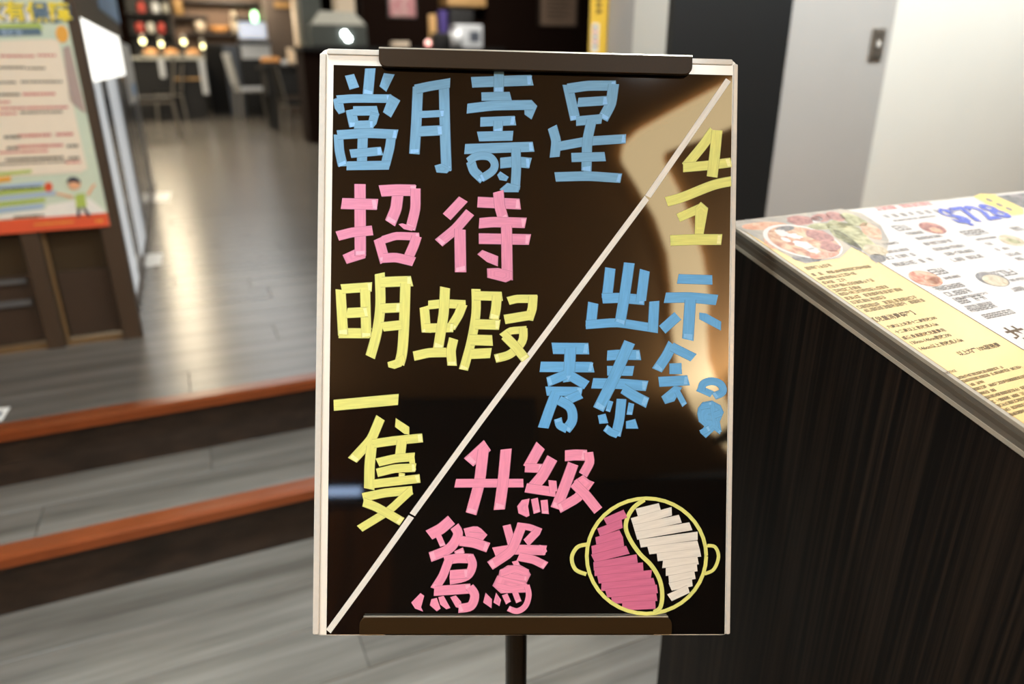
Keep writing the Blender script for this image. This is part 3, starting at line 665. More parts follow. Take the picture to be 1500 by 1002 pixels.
FD = {'grey': food('print_stone', (176, 166, 152), (206, 190, 168), 40), 'salmon': food('print_salmon', (232, 150, 104), (248, 200, 160), 60), 'meat': food('print_meat', (150, 62, 52), (214, 138, 120), 70),
      'green': food('print_greens', (140, 136, 66), (214, 208, 150), 60), 'dark': food('print_dark', (72, 64, 62), (150, 138, 132), 60), 'broth': food('print_broth', (200, 110, 66), (244, 204, 160), 60),
      'shell': food('print_shell', (196, 172, 130), (240, 224, 186), 50), 'orange': food('print_orange', (222, 120, 80), (250, 196, 160), 80)}
photo = obj('food_photo', tppx([(1066, 325), (1164, 380), (1180, 386), (1230, 378), (1252, 358), (1284, 386), (1297, 378), (1302, 352), (1290, 330), (1262, 312), (1232, 306)], 0.0005, 0.0001), FD['grey'], menu)
for px, mm in ((ell(1120, 331, 34, 6, -2), 'salmon'), (ell(1172, 323, 20, 7, 3, j=.1), 'meat'), (ell(1203, 319, 15, 6, 0), 'meat'), (ell(1224, 317, 15, 6, 16), 'meat'), (ell(1196, 321, 9, 5), 'paper'),
               (ell(1215, 331, 34, 5, -3, j=.1), 'green'), (ell(1250, 322, 22, 7, 20, j=.1), 'green'), (ell(1245, 344, 40, 14, 28, j=.12), 'green'), (ell(1276, 338, 18, 9, 35, j=.1), 'salmon'), (ell(1242, 352, 26, 5, 36), 'dark'), (ell(1286, 378, 12, 6, 10), 'dark'), (ell(1282, 366, 18, 8, 10, j=.1), 'shell'),
               (ell(1130, 357, 12, 6, 30, j=.2), 'salmon'), (ell(1182, 379, 22, 4.5, 3, j=.1), 'dark')):
    obj('printed_food', tppx(px, 0.00065, 0.00005), M['paper_white'] if mm == 'paper' else FD[mm], photo)
pot = obj('printed_pot', tppx(ell(1176, 354, 60, 22, 13, 28), 0.00075, 0.00005), M['paper_white'], photo)
obj('printed_food', tppx(ell(1178, 354, 55, 20, 13, 26), 0.00085, 0.00005), FD['broth'], photo)
for px, mm in ((ell(1200, 345, 22, 8, 14, j=.1), 'meat'), (ell(1216, 361, 16, 7, 10, j=.15), 'meat'), (ell(1150, 335, 14, 4, -6), 'dark'), (ell(1208, 373, 22, 6, -8), 'orange')):
    obj('printed_food', tppx(px, 0.0009, 0.00005), FD[mm], photo)
for px in (ell(1145, 341, 10, 4.5, 15, j=.2), ell(1163, 346, 12, 3.6, 10, j=.25), ell(1178, 359, 16, 5, 14, j=.25), ell(1192, 367, 10, 4, 10, j=.2), ell(1151, 351, 8, 2.5, 20)):
    obj('printed_food', tppx(px, 0.00096, 0.00003), M['paper_white'], photo)
# lines of small print
def tframe(x, y, h): return (on_top(x, y, h), E1, TD)
def print_line(x, y, n_px, hgt, m, parent, seed, h=0.0006, gap=0.18):
    """a row of small printed signs that starts at a pixel and runs n_px to the right"""
    rr = random.Random(seed); u0, v0 = uv_top(x, y); u1, _ = uv_top(x + n_px, y - n_px * 0.13)
    V, F = [], []; u = u0
    while u < u1:
        w = hgt * rr.uniform(0.75, 0.95)
        if rr.random() > 0.08:
            for (q0, q1, r0, r1) in ((0, w, 0, 0.16), (0, w, 0.42, 0.56), (0, w, 0.84, 1.0), (0.0, 0.16 * w, 0, 1), (0.42 * w, 0.58 * w, 0, 1), (0.84 * w, w, 0, 1)):
                if rr.random() < 0.8:
                    n = len(V); V += [tp(u + q0, v0 - hgt * r0, h), tp(u + q1, v0 - hgt * r0, h), tp(u + q1, v0 - hgt * r1, h), tp(u + q0, v0 - hgt * r1, h)]; F.append((n, n + 1, n + 2, n + 3))
        u += w + hgt * gap
    o = obj('print_line', (V, F), m, parent); o['kind'] = 'stuff'; return o
def words(body, x, y, x_end, m, parent, h=0.0006, bold=0.0, name='printed_words', tall=1.0):
    u0 = uv_top(x, y)[0]; u1 = uv_top(x_end, y - (x_end - x) * 0.16)[0]
    o, ux, uy = tframe(x, y, h)
    V, F = text_mb(body, 1.0, (Vector(), Vector((1, 0, 0)), Vector((0, 1, 0))), bold=bold)
    lo = min(v.x for v in V); k = (u1 - u0) / (max(v.x for v in V) - lo)
    return obj(name, ([o + ux * ((v.x - lo) * k) + uy * (v.y * k * tall) for v in V], F), m, parent)
s0 = 0.0060
lines = [(1183, 396, 36, 1.15), (1192, 405, 86, 1), (1200, 411, 58, 1), (1208, 417, 34, 1), (1216, 423, 68, 1), (1224, 429, 52, 1), (1232, 434, 74, 1), (1241, 440, 90, 1), (1250, 446, 52, 1), (1259, 453, 88, 1), (1268, 458, 90, 1)]
for i, (x, y, n, k) in enumerate(lines): print_line(x, y, n, s0 * k, M['ink'], ysheet, i)
words('【兒童消費標準】', 1284, 471, 1344, M['ink'], ysheet, bold=0.02)
words('六歲以上未滿十二歲酌收290', 1302, 481, 1377, M['ink'], ysheet, bold=0.02)
words('十二歲以上 酌收成人價', 1314, 488.5, 1379, M['ink'], ysheet, bold=0.02)
words('或依身高酌收兒童費用', 1325, 497.5, 1390, M['ink'], ysheet, bold=0.02)
words('130cm-146cm酌收290', 1337, 504.5, 1399, M['ink'], ysheet, bold=0.02)
words('146cm以上 酌收成人價', 1350, 513, 1417, M['ink'], ysheet, bold=0.02)
words('以上均需10%服務費', 1407, 520.5, 1473, M['ink'], ysheet, bold=0.025)
words('NOTICE', 1386, 548, 1404, M['ink'], ysheet, bold=0.02)
for i, (x, y, n) in enumerate(((1405, 556, 72), (1412, 561, 100), (1420, 567, 26), (1428, 573, 110), (1438, 579, 24), (1446, 585, 110), (1456, 591, 90), (1464, 597, 90), (1474, 603, 60), (1482, 610, 60))):
    print_line(x, y, n, 0.0036, M['ink'], ysheet, 40 + i, gap=0.05)
words('$728', 1406, 327, 1482, M['ink_blue'], wsheet, h=0.0012, bold=0.03, tall=1.1)
print_line(1286, 309, 74, 0.011, M['ink_red'], wsheet, 71); 
print_line(1300, 320, 80, 0.010, M['ink_grey'], wsheet, 72, gap=0.9)
print_line(1310, 325, 60, 0.004, M['ink_grey'], wsheet, 73, gap=0.05)
wl = [(1317, 339, 14, .016), (1331, 345, 22, .007), (1345, 352, 36, .007), (1357, 360, 40, .007), (1371, 368, 48, .007), (1388, 375, 40, .007), (1398, 384, 42, .008), (1296, 360, 22, .006), (1297, 372, 32, .006), (1300, 381, 40, .007), (1313, 391, 52, .008),
      (1418, 347, 24, .016), (1432, 353, 28, .005), (1448, 360, 12, .007), (1462, 368, 16, .007), (1478, 376, 16, .007), (1492, 382, 10, .007), (1488, 339, 12, .012),
      (1370, 404, 16, .014), (1385, 410, 24, .005), (1374, 427, 38, .009), (1390, 435, 36, .009), (1398, 440, 52, .004), (1408, 446, 36, .010), (1416, 452, 40, .004), (1424, 458, 36, .008), (1446, 468, 46, .009), (1463, 407, 32, .014), (1482, 413, 20, .005), (1486, 428, 14, .008)]
for i, (x, y, n, sz) in enumerate(wl): print_line(x, y, n, sz, M['ink_grey'], wsheet, 100 + i, gap=0.12)
words('丼', 1497, 502, 1526, M['ink'], wsheet, bold=0.02)
M['print_yellow'] = mat('print_yellow', (246, 212, 92), 0.4, var=0.05)
ban = obj('printed_banner', tppx([(1426, 288), (1436, 284), (1458, 285), (1500, 306), (1500, 314), (1482, 316), (1460, 308)], 0.0006, 0.0001), M['print_yellow'], wsheet)
for x, y in ((1449, 293), (1464, 300), (1478, 306)): obj('printed_mark', tppx(ell(x, y, 6, 2, 22), 0.00075, 0.0001), FD['dark'], ban)
obj('food_photo', tppx([(1458, 287), (1505, 282), (1530, 300), (1505, 307)], 0.0006, 0.0001), FD['dark'], wsheet)
def dish(c, parts):
    d = obj('food_photo', tppx(c, 0.0006, 0.0001), FD[parts[0]], wsheet)
    for px, mm in parts[1:]: obj('printed_food', tppx(px, 0.00075, 0.0001), FD[mm] if mm in FD else M[mm], d)
dish(ell(1366, 334, 21, 7, 14), ['meat', (ell(1371, 337, 10, 3, 14, j=.1), 'salmon')])
dish(ell(1356, 408, 26, 10, 14), ['orange', (ell(1367, 410, 13, 8, 24), 'salmon'), (ell(1367, 410, 11, 6.5, 24), 'orange')])
dish(ell(1454, 409, 26, 9, 14), ['dark', (ell(1458, 411, 20, 7.5, 12), 'shell')])
dish(ell(1482, 352, 20, 7, 14), ['shell', (ell(1484, 353, 12, 3, 14, j=.1), 'green')])

# wall switch
M['metal_plate'] = mat('steel_plate', (178, 170, 158), 0.28, metal=0.85)
a, b, z = ab(on_b(1285, 65, BW))
sw = tag(obj('wall_switch', box(a - 0.036, a + 0.036, BW - 0.004, BW + 0.004, z - 0.058, z + 0.058), M['metal_plate'], bevel=0.003), 'steel switch plate on the grey wall panel', 'switch')
M['switch_in'] = mat('switch_inner', (112, 104, 94), 0.35, metal=0.5)
ins = obj('inner_plate', box(a - 0.024, a + 0.02, BW - 0.007, BW - 0.003, z - 0.046, z + 0.046), M['switch_in'], sw, bevel=0.002)
obj('button', box(a - 0.010, a + 0.006, BW - 0.011, BW - 0.006, z - 0.010, z + 0.012), M['lamp_ring'], ins, bevel=0.002)

# ------------------------------------------------------------------ partition with poster (left)
M['frame_brown'] = mat('frame_brown', (68, 53, 39), 0.45, var=0.1, scale=8)
M['glass_brown'] = mat('glass_brown', (62, 50, 34), 0.12, var=0.15, scale=3, spec=0.6)
M['frame_tan'] = mat('frame_tan', (112, 86, 54), 0.5)
M['alu'] = mat('aluminium', (168, 168, 168), 0.35, metal=0.6)
M['lam_glare'] = mat('white_glare_glow', (206, 206, 204), 0.3, var=0.03, emit=(0.88, 0.92, 0.95), estr=0.42)  # reflected glare on the pale panels, put in as an even glow
M['grey_glass'] = mat('grey_glass', (92, 92, 92), 0.15, var=0.1)
M['lightbox'] = mat('lightbox', (255, 252, 240), 0.4, var=0.0, emit=(1.0, 0.98, 0.90), estr=1.6)
PB = 2.84
part = tag(empty('partition_screen', rm(-0.9, PB + 0.1, Z2)), 'brown framed folding glass partition carrying a printed poster', 'partition')
def post(a0, a1, m='frame_brown'):
    return obj('post', box(a0, a1, PB - 0.02, PB + 0.05, Z2, 2.6), M[m], part, bevel=0.004)
post(-0.315, -0.25)
for a0 in (-0.555, -0.80, -1.30): post(a0, a0 + 0.055)
a_edges = [(-0.745, -0.555), (-0.49, -0.315), (-1.245, -0.80)]
for a0, a1 in a_edges:
    g = obj('glass_panel', box(a0, a1, PB + 0.02, PB + 0.035, Z2 + 0.03, 2.58), M['glass_brown'], part)
    obj('bottom_rail', box(a0, a1, PB + 0.0, PB + 0.04, Z2, Z2 + 0.018), M['frame_tan'], part)
    obj('inner_panel', box(a0 + 0.01, a1 - 0.006, PB + 0.012, PB + 0.021, Z2 + 0.03, Z2 + 0.27), M['frame_brown'] if False else mat('panel_dark', (58, 44, 32), 0.5), g)
obj('glazing_bead', box(-0.497, -0.486, PB - 0.002, PB + 0.03, Z2, 1.2), M['frame_tan'], part)
obj('mid_rail', box(-0.735, -0.57, PB + 0.0, PB + 0.03, Z2 + 0.165, Z2 + 0.185), M['grey_glass'], part)
obj('mid_rail', box(-0.735, -0.57, PB + 0.0, PB + 0.03, Z2 + 0.245, Z2 + 0.26), M['grey_glass'], part)
# the side run of panels with a light box at the top
side = tag(empty('display_cabinet', rm(-0.35, 4.9, Z2)), 'row of pale upright panels with a glowing light box behind the partition', 'cabinet')
AS = -0.29
obj('base_rail', box(AS - 0.05, AS + 0.012, PB + 0.08, 6.75, Z2, Z2 + 0.03), M['frame_brown'], side)
for b0, b1, mm in ((2.92, 3.60, 'lam_glare'), (3.60, 4.03, 'grey_glass'), (4.03, 4.55, 'lam_glare'), (4.55, 4.9, 'alu'), (4.9, 5.5, 'grey_glass'), (5.5, 6.1, 'grey_glass'), (6.1, 6.75, 'alu')):
    obj('panel', box(AS - 0.03, AS + (0.004 if mm == 'lam_glare' else 0.0), b0 + 0.004, b1 - 0.004, Z2 + 0.03, 1.24 if b0 < 5 else 1.30), M[mm], side)
lb = obj('light_box', box(AS - 0.05, AS + 0.004, 3.0, 5.45, 1.235, 1.47), M['frame_brown'], side)
obj('diffuser', box(AS + 0.004, AS + 0.01, 3.02, 5.42, 1.24, 1.462), M['lightbox'], lb)
obj('upper_panel', box(AS - 0.03, AS, 2.92, 6.0, 1.47, 2.5), M['frame_brown'], side)
M['poster_blue'] = mat('poster_blue', (150, 184, 220), 0.5, var=0.15, scale=9)
sp = tag(obj('side_poster', box(AS + 0.001, AS + 0.006, 4.4, 6.0, 1.56, 1.95), M['poster_blue']), 'pale blue poster above the glowing light box', 'poster')
M['paper'] = mat('paper_white', (226, 222, 214), 0.7, var=0.05)
hs_ = tag(obj('paper_notice', box(AS + 0.001, AS + 0.005, 5.5, 6.7, 1.05, 1.44), M['paper']), 'white paper notice hung at the end of the panel row', 'notice')
obj('blue_logo', box(AS + 0.005, AS + 0.007, 6.0, 6.5, 1.09, 1.17), M['poster_blue'], hs_)

# poster
P0 = PB - 0.024
M['p_bg'] = mat('poster_mint', (206, 218, 196), 0.45, var=0.04)
M['p_cream'] = mat('poster_cream', (240, 226, 204), 0.45, var=0.03)
M['p_red'] = mat('poster_red', (226, 92, 56), 0.45, var=0.06)
M['p_yellow'] = mat('poster_yellow', (246, 220, 60), 0.45, var=0.06)
M['p_green'] = mat('poster_green', (176, 196, 92), 0.45, var=0.06)
M['p_bluegrey'] = mat('poster_bluegrey', (94, 118, 136), 0.45, var=0.06)
M['p_blue'] = mat('poster_lightblue', (166, 190, 214), 0.45, var=0.06)
M['p_orange'] = mat('poster_orange', (238, 172, 72), 0.45, var=0.06)
M['p_pinkgrey'] = mat('poster_mauve', (176, 156, 148), 0.45, var=0.06)
M['p_inkred'] = mat('poster_inkred', (204, 96, 96), 0.5)
M['p_ink'] = mat('poster_ink', (84, 78, 66), 0.5)
M['p_skin'] = mat('poster_skin', (236, 178, 136), 0.5)
M['p_navy'] = mat('poster_navy', (52, 54, 70), 0.5)
M['p_white'] = mat('poster_white', (240, 236, 226), 0.5, var=0.03)
ZP0 = 0.775
poster = tag(obj('poster', box(-0.79, -0.281, P0 - 0.002, P0 + 0.004, ZP0, 1.60), M['p_bg']), 'mint and cream printed notice poster with red footer on the brown partition', 'poster')
def pq(px, m, name, h, parent=None):          # flat print on the poster, outline in photo pixels
    V = [on_b(x, y, P0 - 0.002 - h) for x, y in px]
    return obj(name, slab(V, -E2, 0.0004), m, parent or poster)
ftr = obj('footer_band', box(-0.79, -0.2812, P0 - 0.0035, P0 - 0.002, ZP0, ZP0 + 0.047), M['p_red'], poster)
def prow(x0, x1, y, hgt, m, seed, parent=poster, h=0.002, slope=0.0):
    rr = random.Random(seed); V, F = [], []; x = x0
    sl = (95 - y) / (3250 - x0)
    while x < x1:
        w = rr.uniform(3, 7)
        yy = y + (x - x0) * sl
        q = [on_b(*p, P0 - 0.002 - h) for p in ((x, yy + hgt / 2), (x + w, yy + hgt / 2), (x + w, yy - hgt / 2), (x, yy - hgt / 2))]
        n = len(V); V += q; F.append((n, n + 1, n + 2, n + 3)); x += w + rr.uniform(0.5, 1.5)
    o = obj('print_line', (V, F), m, parent); o['kind'] = 'stuff'
pq([(-60, 62), (78, 57), (86, 60), (128, 247), (118, 253), (-60, 262)], M['p_cream'], 'text_field', 0.001)
pq([(92, 70), (102, 66), (126, 166), (119, 162), (102, 148)], M['p_pinkgrey'], 'corner_fold', 0.001)
pq(ell(91, 50, 9, 13, -12), M['p_orange'], 'printed_badge', 0.0012)
pq([(-30, 37), (58, 34), (63, 42), (60, 45), (-30, 47)], M['p_green'], 'printed_band', 0.0012)
pq([(-30, 42), (58, 41), (62, 51), (-30, 54)], M['p_bluegrey'], 'printed_band', 0.0016)
pq([(-30, 10), (78, 7), (84, 30), (-30, 32)], M['p_white'], 'headline_field', 0.0012)
hl = on_b(-62, 26, P0 - 0.005)
obj('headline', text_mb('就家有保障', 0.060, (hl, E1, UZ), bold=0.0018), M['p_yellow'], poster)
obj('headline_shadow', text_mb('就家有保障', 0.060, (on_b(-62, 26, P0 - 0.0042) + E1 * 0.002 - UZ * 0.002, E1, UZ), bold=0.0034), M['p_bluegrey'], poster)
obj('subhead', text_mb('型任你', 0.019, (on_b(2, 51, P0 - 0.005), E1, UZ), bold=0.0005), M['p_blue'], poster)
rows = [(0, 46, 82, 3, 'p_inkred'), (55, 80, 81, 3, 'p_inkred'), (-20, 30, 99, 3, 'p_ink'), (38, 64, 100, 3, 'p_ink'), (-20, 22, 121, 3, 'p_ink'), (30, 90, 120, 3, 'p_ink'), (-20, 26, 139, 3.5, 'p_ink'), (33, 80, 138, 3.5, 'p_inkred'), (-20, 13, 150, 3, 'p_inkred'),
        (-10, 98, 159, 3.2, 'p_inkred'), (-20, 22, 167, 3, 'p_inkred'), (30, 92, 165, 3, 'p_ink'), (6, 26, 201, 4, 'p_ink'), (26, 74, 199, 4, 'p_inkred'), (82, 106, 197, 4, 'p_inkred'), (10, 24, 217, 4, 'p_ink'), (24, 92, 215, 4, 'p_inkred'), (98, 110, 214, 4, 'p_ink'), (-10, 66, 224, 3, 'p_inkred'), (8, 92, 234, 4, 'p_ink'), (100, 114, 232, 4, 'p_ink'), (-10, 94, 241, 2.5, 'p_ink'), (96, 116, 238, 3, 'p_inkred')]
for i, (xa, xb, y, hg, mm) in enumerate(rows): prow(xa, xb, y, hg, M[mm], 300 + i)
bands = [(-30, 46, 256, 5, 'p_green'), (-30, 16, 265, 8, 'p_orange'), (-30, 64, 276, 6, 'p_blue'), (-30, 66, 284, 6, 'p_green'), (-30, 82, 292, 6, 'p_blue'), (-30, 66, 301, 6, 'p_green'), (-30, 64, 310, 7, 'p_blue'), (-30, 66, 319, 7, 'p_white')]
for xa, xb, y, hg, mm in bands:
    s = (95 - y) / (3250 - xa)
    yb = y + (xb - xa) * s * 1.4
    pq([(xa, y + hg / 2 + 2), (xb, yb + hg / 2), (xb, yb - hg / 2), (xa, y - hg / 2 + 2)], M[mm], 'printed_band', 0.0012)
prow(0, 58, 277, 2.6, M['p_ink'], 401, h=0.003); prow(20, 60, 318, 2.8, M['p_ink'], 402, h=0.003)
pq([(52, 325), (70, 300), (130, 290), (150, 305), (158, 318), (60, 330)], M['p_white'], 'printed_cloud', 0.001)
prow(50, 108, 329, 2.2, M['p_orange'], 404, h=0.003)
prow(140, 150, 324, 3.5, M['p_orange'], 405, h=0.003)
boy = pq([(110, 286), (116, 284), (124, 283), (127, 303), (112, 305)], M['p_green'], 'printed_figure', 0.002)
pq(ell(109, 269, 9.5, 9, 0), M['p_skin'], 'printed_face', 0.0022, boy)
pq([(98, 268), (99, 262), (105, 259), (112, 260), (117, 264), (118, 269), (108, 266)], M['p_navy'], 'printed_hair', 0.003, boy)
pq([(113, 305), (118, 304), (117, 318), (113, 318)], M['p_navy'], 'printed_leg', 0.002, boy)
pq([(120, 304), (125, 304), (133, 316), (129, 318)], M['p_navy'], 'printed_leg', 0.002, boy)
pq([(80, 284), (84, 282), (107, 287), (106, 291)], M['p_skin'], 'printed_arm', 0.002, boy)
pq([(127, 284), (136, 270), (141, 269), (130, 287)], M['p_skin'], 'printed_arm', 0.002, boy)
pq(ell(71, 274, 6, 7, 0), M['p_red'], 'printed_bag', 0.002)

# ------------------------------------------------------------------ floor stickers
M['sticker'] = mat('sticker_white', (246, 246, 242), 0.3, var=0.02)
def sticker(px, label):
    V = [on_z(x, y, Z2 + 0.0004) for x, y in px]
    return tag(obj('floor_sticker', slab(V, UZ, 0.0012), M['sticker']), label, 'sticker')
sticker(((205, 392), (236, 388), (238, 371), (208, 373)), 'white floor sticker beside the end post of the partition')
sticker(((204, 297), (247, 295), (251, 282), (212, 283)), 'white floor sticker beyond the pale upright panels')
s3 = sticker(((-12, 620), (3, 616), (15, 597), (-6, 599)), 'white floor sticker with a dark mark near the upper step edge')
obj('printed_mark', slab([on_z(x, y, Z2 + 0.0018) for x, y in ((-6, 612), (1, 609), (5, 602), (-3, 604))], UZ, 0.0003), M['p_navy'], s3)

# ------------------------------------------------------------------ dining room furniture
def pbox(x0, y0, x1, y1, b, depth, floor_z=None):
    """box in room axes whose front face covers a pixel rectangle at distance b"""
    ym = (y0 + y1) / 2
    a0 = on_b(x0, ym, b).dot(E1); a1 = on_b(x1, ym, b).dot(E1)
    z1 = on_b((x0 + x1) / 2, y0, b).z; z0 = on_b((x0 + x1) / 2, y1, b).z if floor_z is None else floor_z
    return box(a0, a1, b, b + depth, z0, z1)
def pa(x, y, b): return on_b(x, y, b).dot(E1)
def pz(x, y, b): return on_b(x, y, b).z
M['black'] = mat('furniture_black', (13, 13, 13), 0.5, var=0.1)
M['leather'] = mat('black_leather', (14, 13, 13), 0.6, var=0.1, spec=0.2)
M['chrome'] = mat('brushed_steel', (150, 146, 138), 0.35, metal=0.7)
M['pale_metal'] = mat('pale_metal', (206, 210, 214), 0.4, metal=0.2)
M['shelf_back'] = mat('shelf_brown', (122, 96, 76), 0.6, var=0.12, scale=3)
M['shelf_wood'] = mat('shelf_dark', (42, 32, 26), 0.5)
M['cream'] = mat('cream_ceramic', (232, 214, 190), 0.3)
M['orange_food'] = mat('orange_food', (214, 150, 82), 0.6, var=0.3, scale=20)
M['slate'] = mat('slate_blue', (74, 80, 90), 0.5)
M['steel_dark'] = mat('dark_steel', (92, 96, 92), 0.35, metal=0.3)
M['red_pl'] = mat('red_plastic', (170, 52, 40), 0.35)
M['bulb'] = mat('bulb_glow', (255, 244, 190), 0.4, var=0.0, emit=(1.0, 0.92, 0.46), estr=5.5)
M['bulb_white'] = mat('bulb_white', (255, 255, 250), 0.4, var=0.0, emit=(0.92, 1.0, 0.98), estr=14.0)
M['bulb_green'] = mat('bulb_green', (200, 255, 200), 0.4, var=0.0, emit=(0.35, 1.0, 0.42), estr=4.5)
M['bulb_red'] = mat('bulb_red', (255, 200, 190), 0.4, var=0.0, emit=(1.0, 0.55, 0.48), estr=2.5)
M['screen'] = mat('screen_glow', (210, 218, 235), 0.3, var=0.0, emit=(0.78, 0.84, 1.0), estr=0.55)
M['tan'] = mat('tan_wood', (190, 150, 96), 0.5)
M['purple'] = mat('purple_cloth', (56, 40, 110), 0.6)
M['glassy'] = mat('clear_glass', (190, 190, 180), 0.1, var=0.05)

def chair(a, b, face, label, seat_m='leather', back_m='leather', leg_m='chrome', group='dining chairs', k=1.0):
    """face = angle of the sitter's gaze in the room plan (0 = along +a)"""
    t = tag(empty('dining_chair', rm(a, b, Z2)), label, 'chair', group)
    c, s = math.cos(face), math.sin(face)
    def L(x, y, z): return rm(a + (x * c - y * s) * k, b + (x * s + y * c) * k, Z2 + z * k)
    def lb(x0, x1, y0, y1, z0, z1, tilt=0.0):
        return [L(x - tilt * (z - z0), y, z) for z in (z0, z1) for x, y in ((x0, y0), (x1, y0), (x1, y1), (x0, y1))], list(BOXF)
    obj('seat', lb(-0.21, 0.22, -0.22, 0.22, 0.43, 0.48), M[seat_m], t, bevel=0.015)
    obj('seat_frame', lb(-0.21, 0.21, -0.215, 0.215, 0.41, 0.432), M[leg_m], t)
    obj('backrest', lb(-0.23, -0.20, -0.21, 0.21, 0.50, 0.95, 0.18), M[back_m], t, bevel=0.012)
    for sx, sy in ((-1, -1), (-1, 1), (1, -1), (1, 1)):
        obj('leg', tube([L(sx * 0.23, sy * 0.2, 0.0), L(sx * 0.20, sy * 0.2, 0.43)], 0.021 * k, 8), M[leg_m], t)
    for sy in (-1, 1):
        obj('back_upright', tube([L(-0.20, sy * 0.2, 0.42), L(-0.215, sy * 0.2, 0.50), L(-0.29, sy * 0.2, 0.92)], 0.014 * k, 8), M[leg_m], t)
    return t
def at_floor(x, y):
    p = on_z(x, y, Z2); return p.dot(E1), p.dot(E2)

a, b = at_floor(236, 200)
chair(a, b, math.pi, 'black dining chair with steel legs standing beside the pale upright panels', k=1.12)
a, b = at_floor(442, 199)
chair(a, b, 0.1, 'black dining chair with steel legs pulled up to the black high table')
a, b = at_floor(374, 177)
chair(a, b, 0.15, 'pale metal dining chair with white seat behind the black high table', 'pale_metal', 'pale_metal', 'chrome', k=1.2)
a, b = at_floor(262, 176)
chair(a - 0.1, b, math.pi, 'black dining chair with slim legs in front of the buffet counter', k=1.05)

# high table on the right of the aisle with dishes
tb = 11.6
ta0, ta1 = pa(384, 96, tb), pa(640, 96, tb); tz = pz(400, 96, tb)
ht = tag(empty('high_table', rm((ta0 + ta1) / 2, tb + 0.4, Z2)), 'long black high table right of the aisle set with dishes', 'table')
obj('table_top', box(ta0, ta1, tb, tb + 0.85, tz - 0.05, tz), M['black'], ht)
obj('apron', box(ta0 + 0.05, ta1 - 0.05, tb + 0.06, tb + 0.8, tz - 0.42, tz - 0.05), M['black'], ht)
for aa in (ta0 + 0.12, ta1 - 0.12):
    for bb in (tb + 0.12, tb + 0.75): obj('leg', box(aa - 0.04, aa + 0.04, bb - 0.04, bb + 0.04, Z2, tz - 0.4), M['black'], ht)
def on_table(x, dy=0.3): return rm(pa(x, 92, tb + dy), tb + dy, tz)
def bowl_stack(x, label):
    t = tag(empty('bowl_stack', on_table(x)), label, 'bowls')
    for i in range(4): obj('bowl', lathe(on_table(x) + UZ * (0.055 * i), [(0.06, 0), (0.11, 0.03), (0.135, 0.075), (0.125, 0.075), (0.09, 0.035)], 18), M['cream'], t, smooth=True)
bowl_stack(434, 'stack of cream bowls on the black high table')
def tray(x0, x1, label):
    t = tag(empty('food_tray', on_table((x0 + x1) / 2)), label, 'tray')
    a0, a1 = pa(x0, 88, tb + 0.3), pa(x1, 88, tb + 0.3)
    obj('dish', box(a0, a1, tb + 0.15, tb + 0.5, tz, tz + 0.05), M['black'], t)
    for i in range(5):
        aa = a0 + (a1 - a0) * (i + 0.5) / 5
        obj('food', lathe(rm(aa, tb + 0.32, tz + 0.045), [(0.05, 0), (0.058, 0.03), (0.04, 0.06), (0.01, 0.075)], 10), M['orange_food'], t, smooth=True)
tray(385, 408, 'tray of orange snacks at the end of the black high table')
def jar(x, h, m, label, lid='black', dy=0.35):
    t = tag(empty('jar', on_table(x, dy)), label, 'jar')
    obj('body', lathe(on_table(x, dy), [(0.04, 0), (0.05, 0.02), (0.05, h * 0.7), (0.03, h * 0.85)], 14), M[m], t, smooth=True)
    obj('lid', lathe(on_table(x, dy) + UZ * h * 0.84, [(0.033, 0), (0.033, h * 0.16), (0.02, h * 0.18)], 14), M[lid], t)
jar(453, 0.22, 'tan', 'tan sauce jar beside the cream bowls'); jar(463, 0.2, 'orange_food', 'orange sauce jar beside the tan jar'); jar(417, 0.08, 'pale_metal', 'small silver pot beside the orange snacks', 'pale_metal')
jar(443, 0.30, 'tan', 'tall tan bottle behind the cream bowls', 'tan', 0.6)

# buffet counter with heat lamps
bb_ = 15.0
ba0, ba1, bz_ = pa(120, 84, bb_), pa(300, 84, bb_), pz(240, 83, bb_)
bc = tag(empty('buffet_counter', rm((ba0 + ba1) / 2, bb_ + 0.4, Z2)), 'dark buffet counter with steel posts under glowing heat lamps', 'counter')
obj('counter_top', box(ba0, ba1, bb_, bb_ + 0.9, bz_ - 0.05, bz_), M['glassy'], bc)
obj('body', box(ba0 + 0.05, ba1 - 0.1, bb_ + 0.1, bb_ + 0.85, Z2, bz_ - 0.05), M['black'], bc)
for x, yb in ((240, 114), (299, 138)): obj('post', box(pa(x - 5, 110, bb_), pa(x + 3, 110, bb_), bb_ - 0.02, bb_ + 0.11, pz(x, yb, bb_), bz_ - 0.05), M['pale_metal'], bc)
obj('rail', box(pa(255, 115, bb_), pa(300, 115, bb_), bb_ - 0.01, bb_ + 0.03, pz(270, 117, bb_), pz(270, 114, bb_)), M['tan'], bc)
for x, y, big in ((209, 60, 1.0), (236, 64, 0.7), (269, 61, 0.9), (297, 67, 0.6)):
    p = on_b(x, y, bb_ + 0.7)
    hl_ = tag(empty('heat_lamp', rm(p.dot(E1), bb_ + 0.7, bz_)), 'small glowing heat lamp on a stem above the buffet counter', 'lamp', 'heat lamps on the buffet counter')
    obj('stem', tube([rm(p.dot(E1), bb_ + 0.7, bz_), p], 0.012, 8), M['chrome'], hl_)
    obj('shade', lathe(p + UZ * 0.03, [(0.06 * big, 0.0), (0.04, 0.06), (0.02, 0.09)], 14), M['chrome'], hl_)
    obj('bulb', lathe(p - UZ * 0.05, [(0.02, 0), (0.045 * big, 0.03), (0.05 * big, 0.06), (0.03, 0.08)], 14), M['bulb'], hl_, smooth=True)
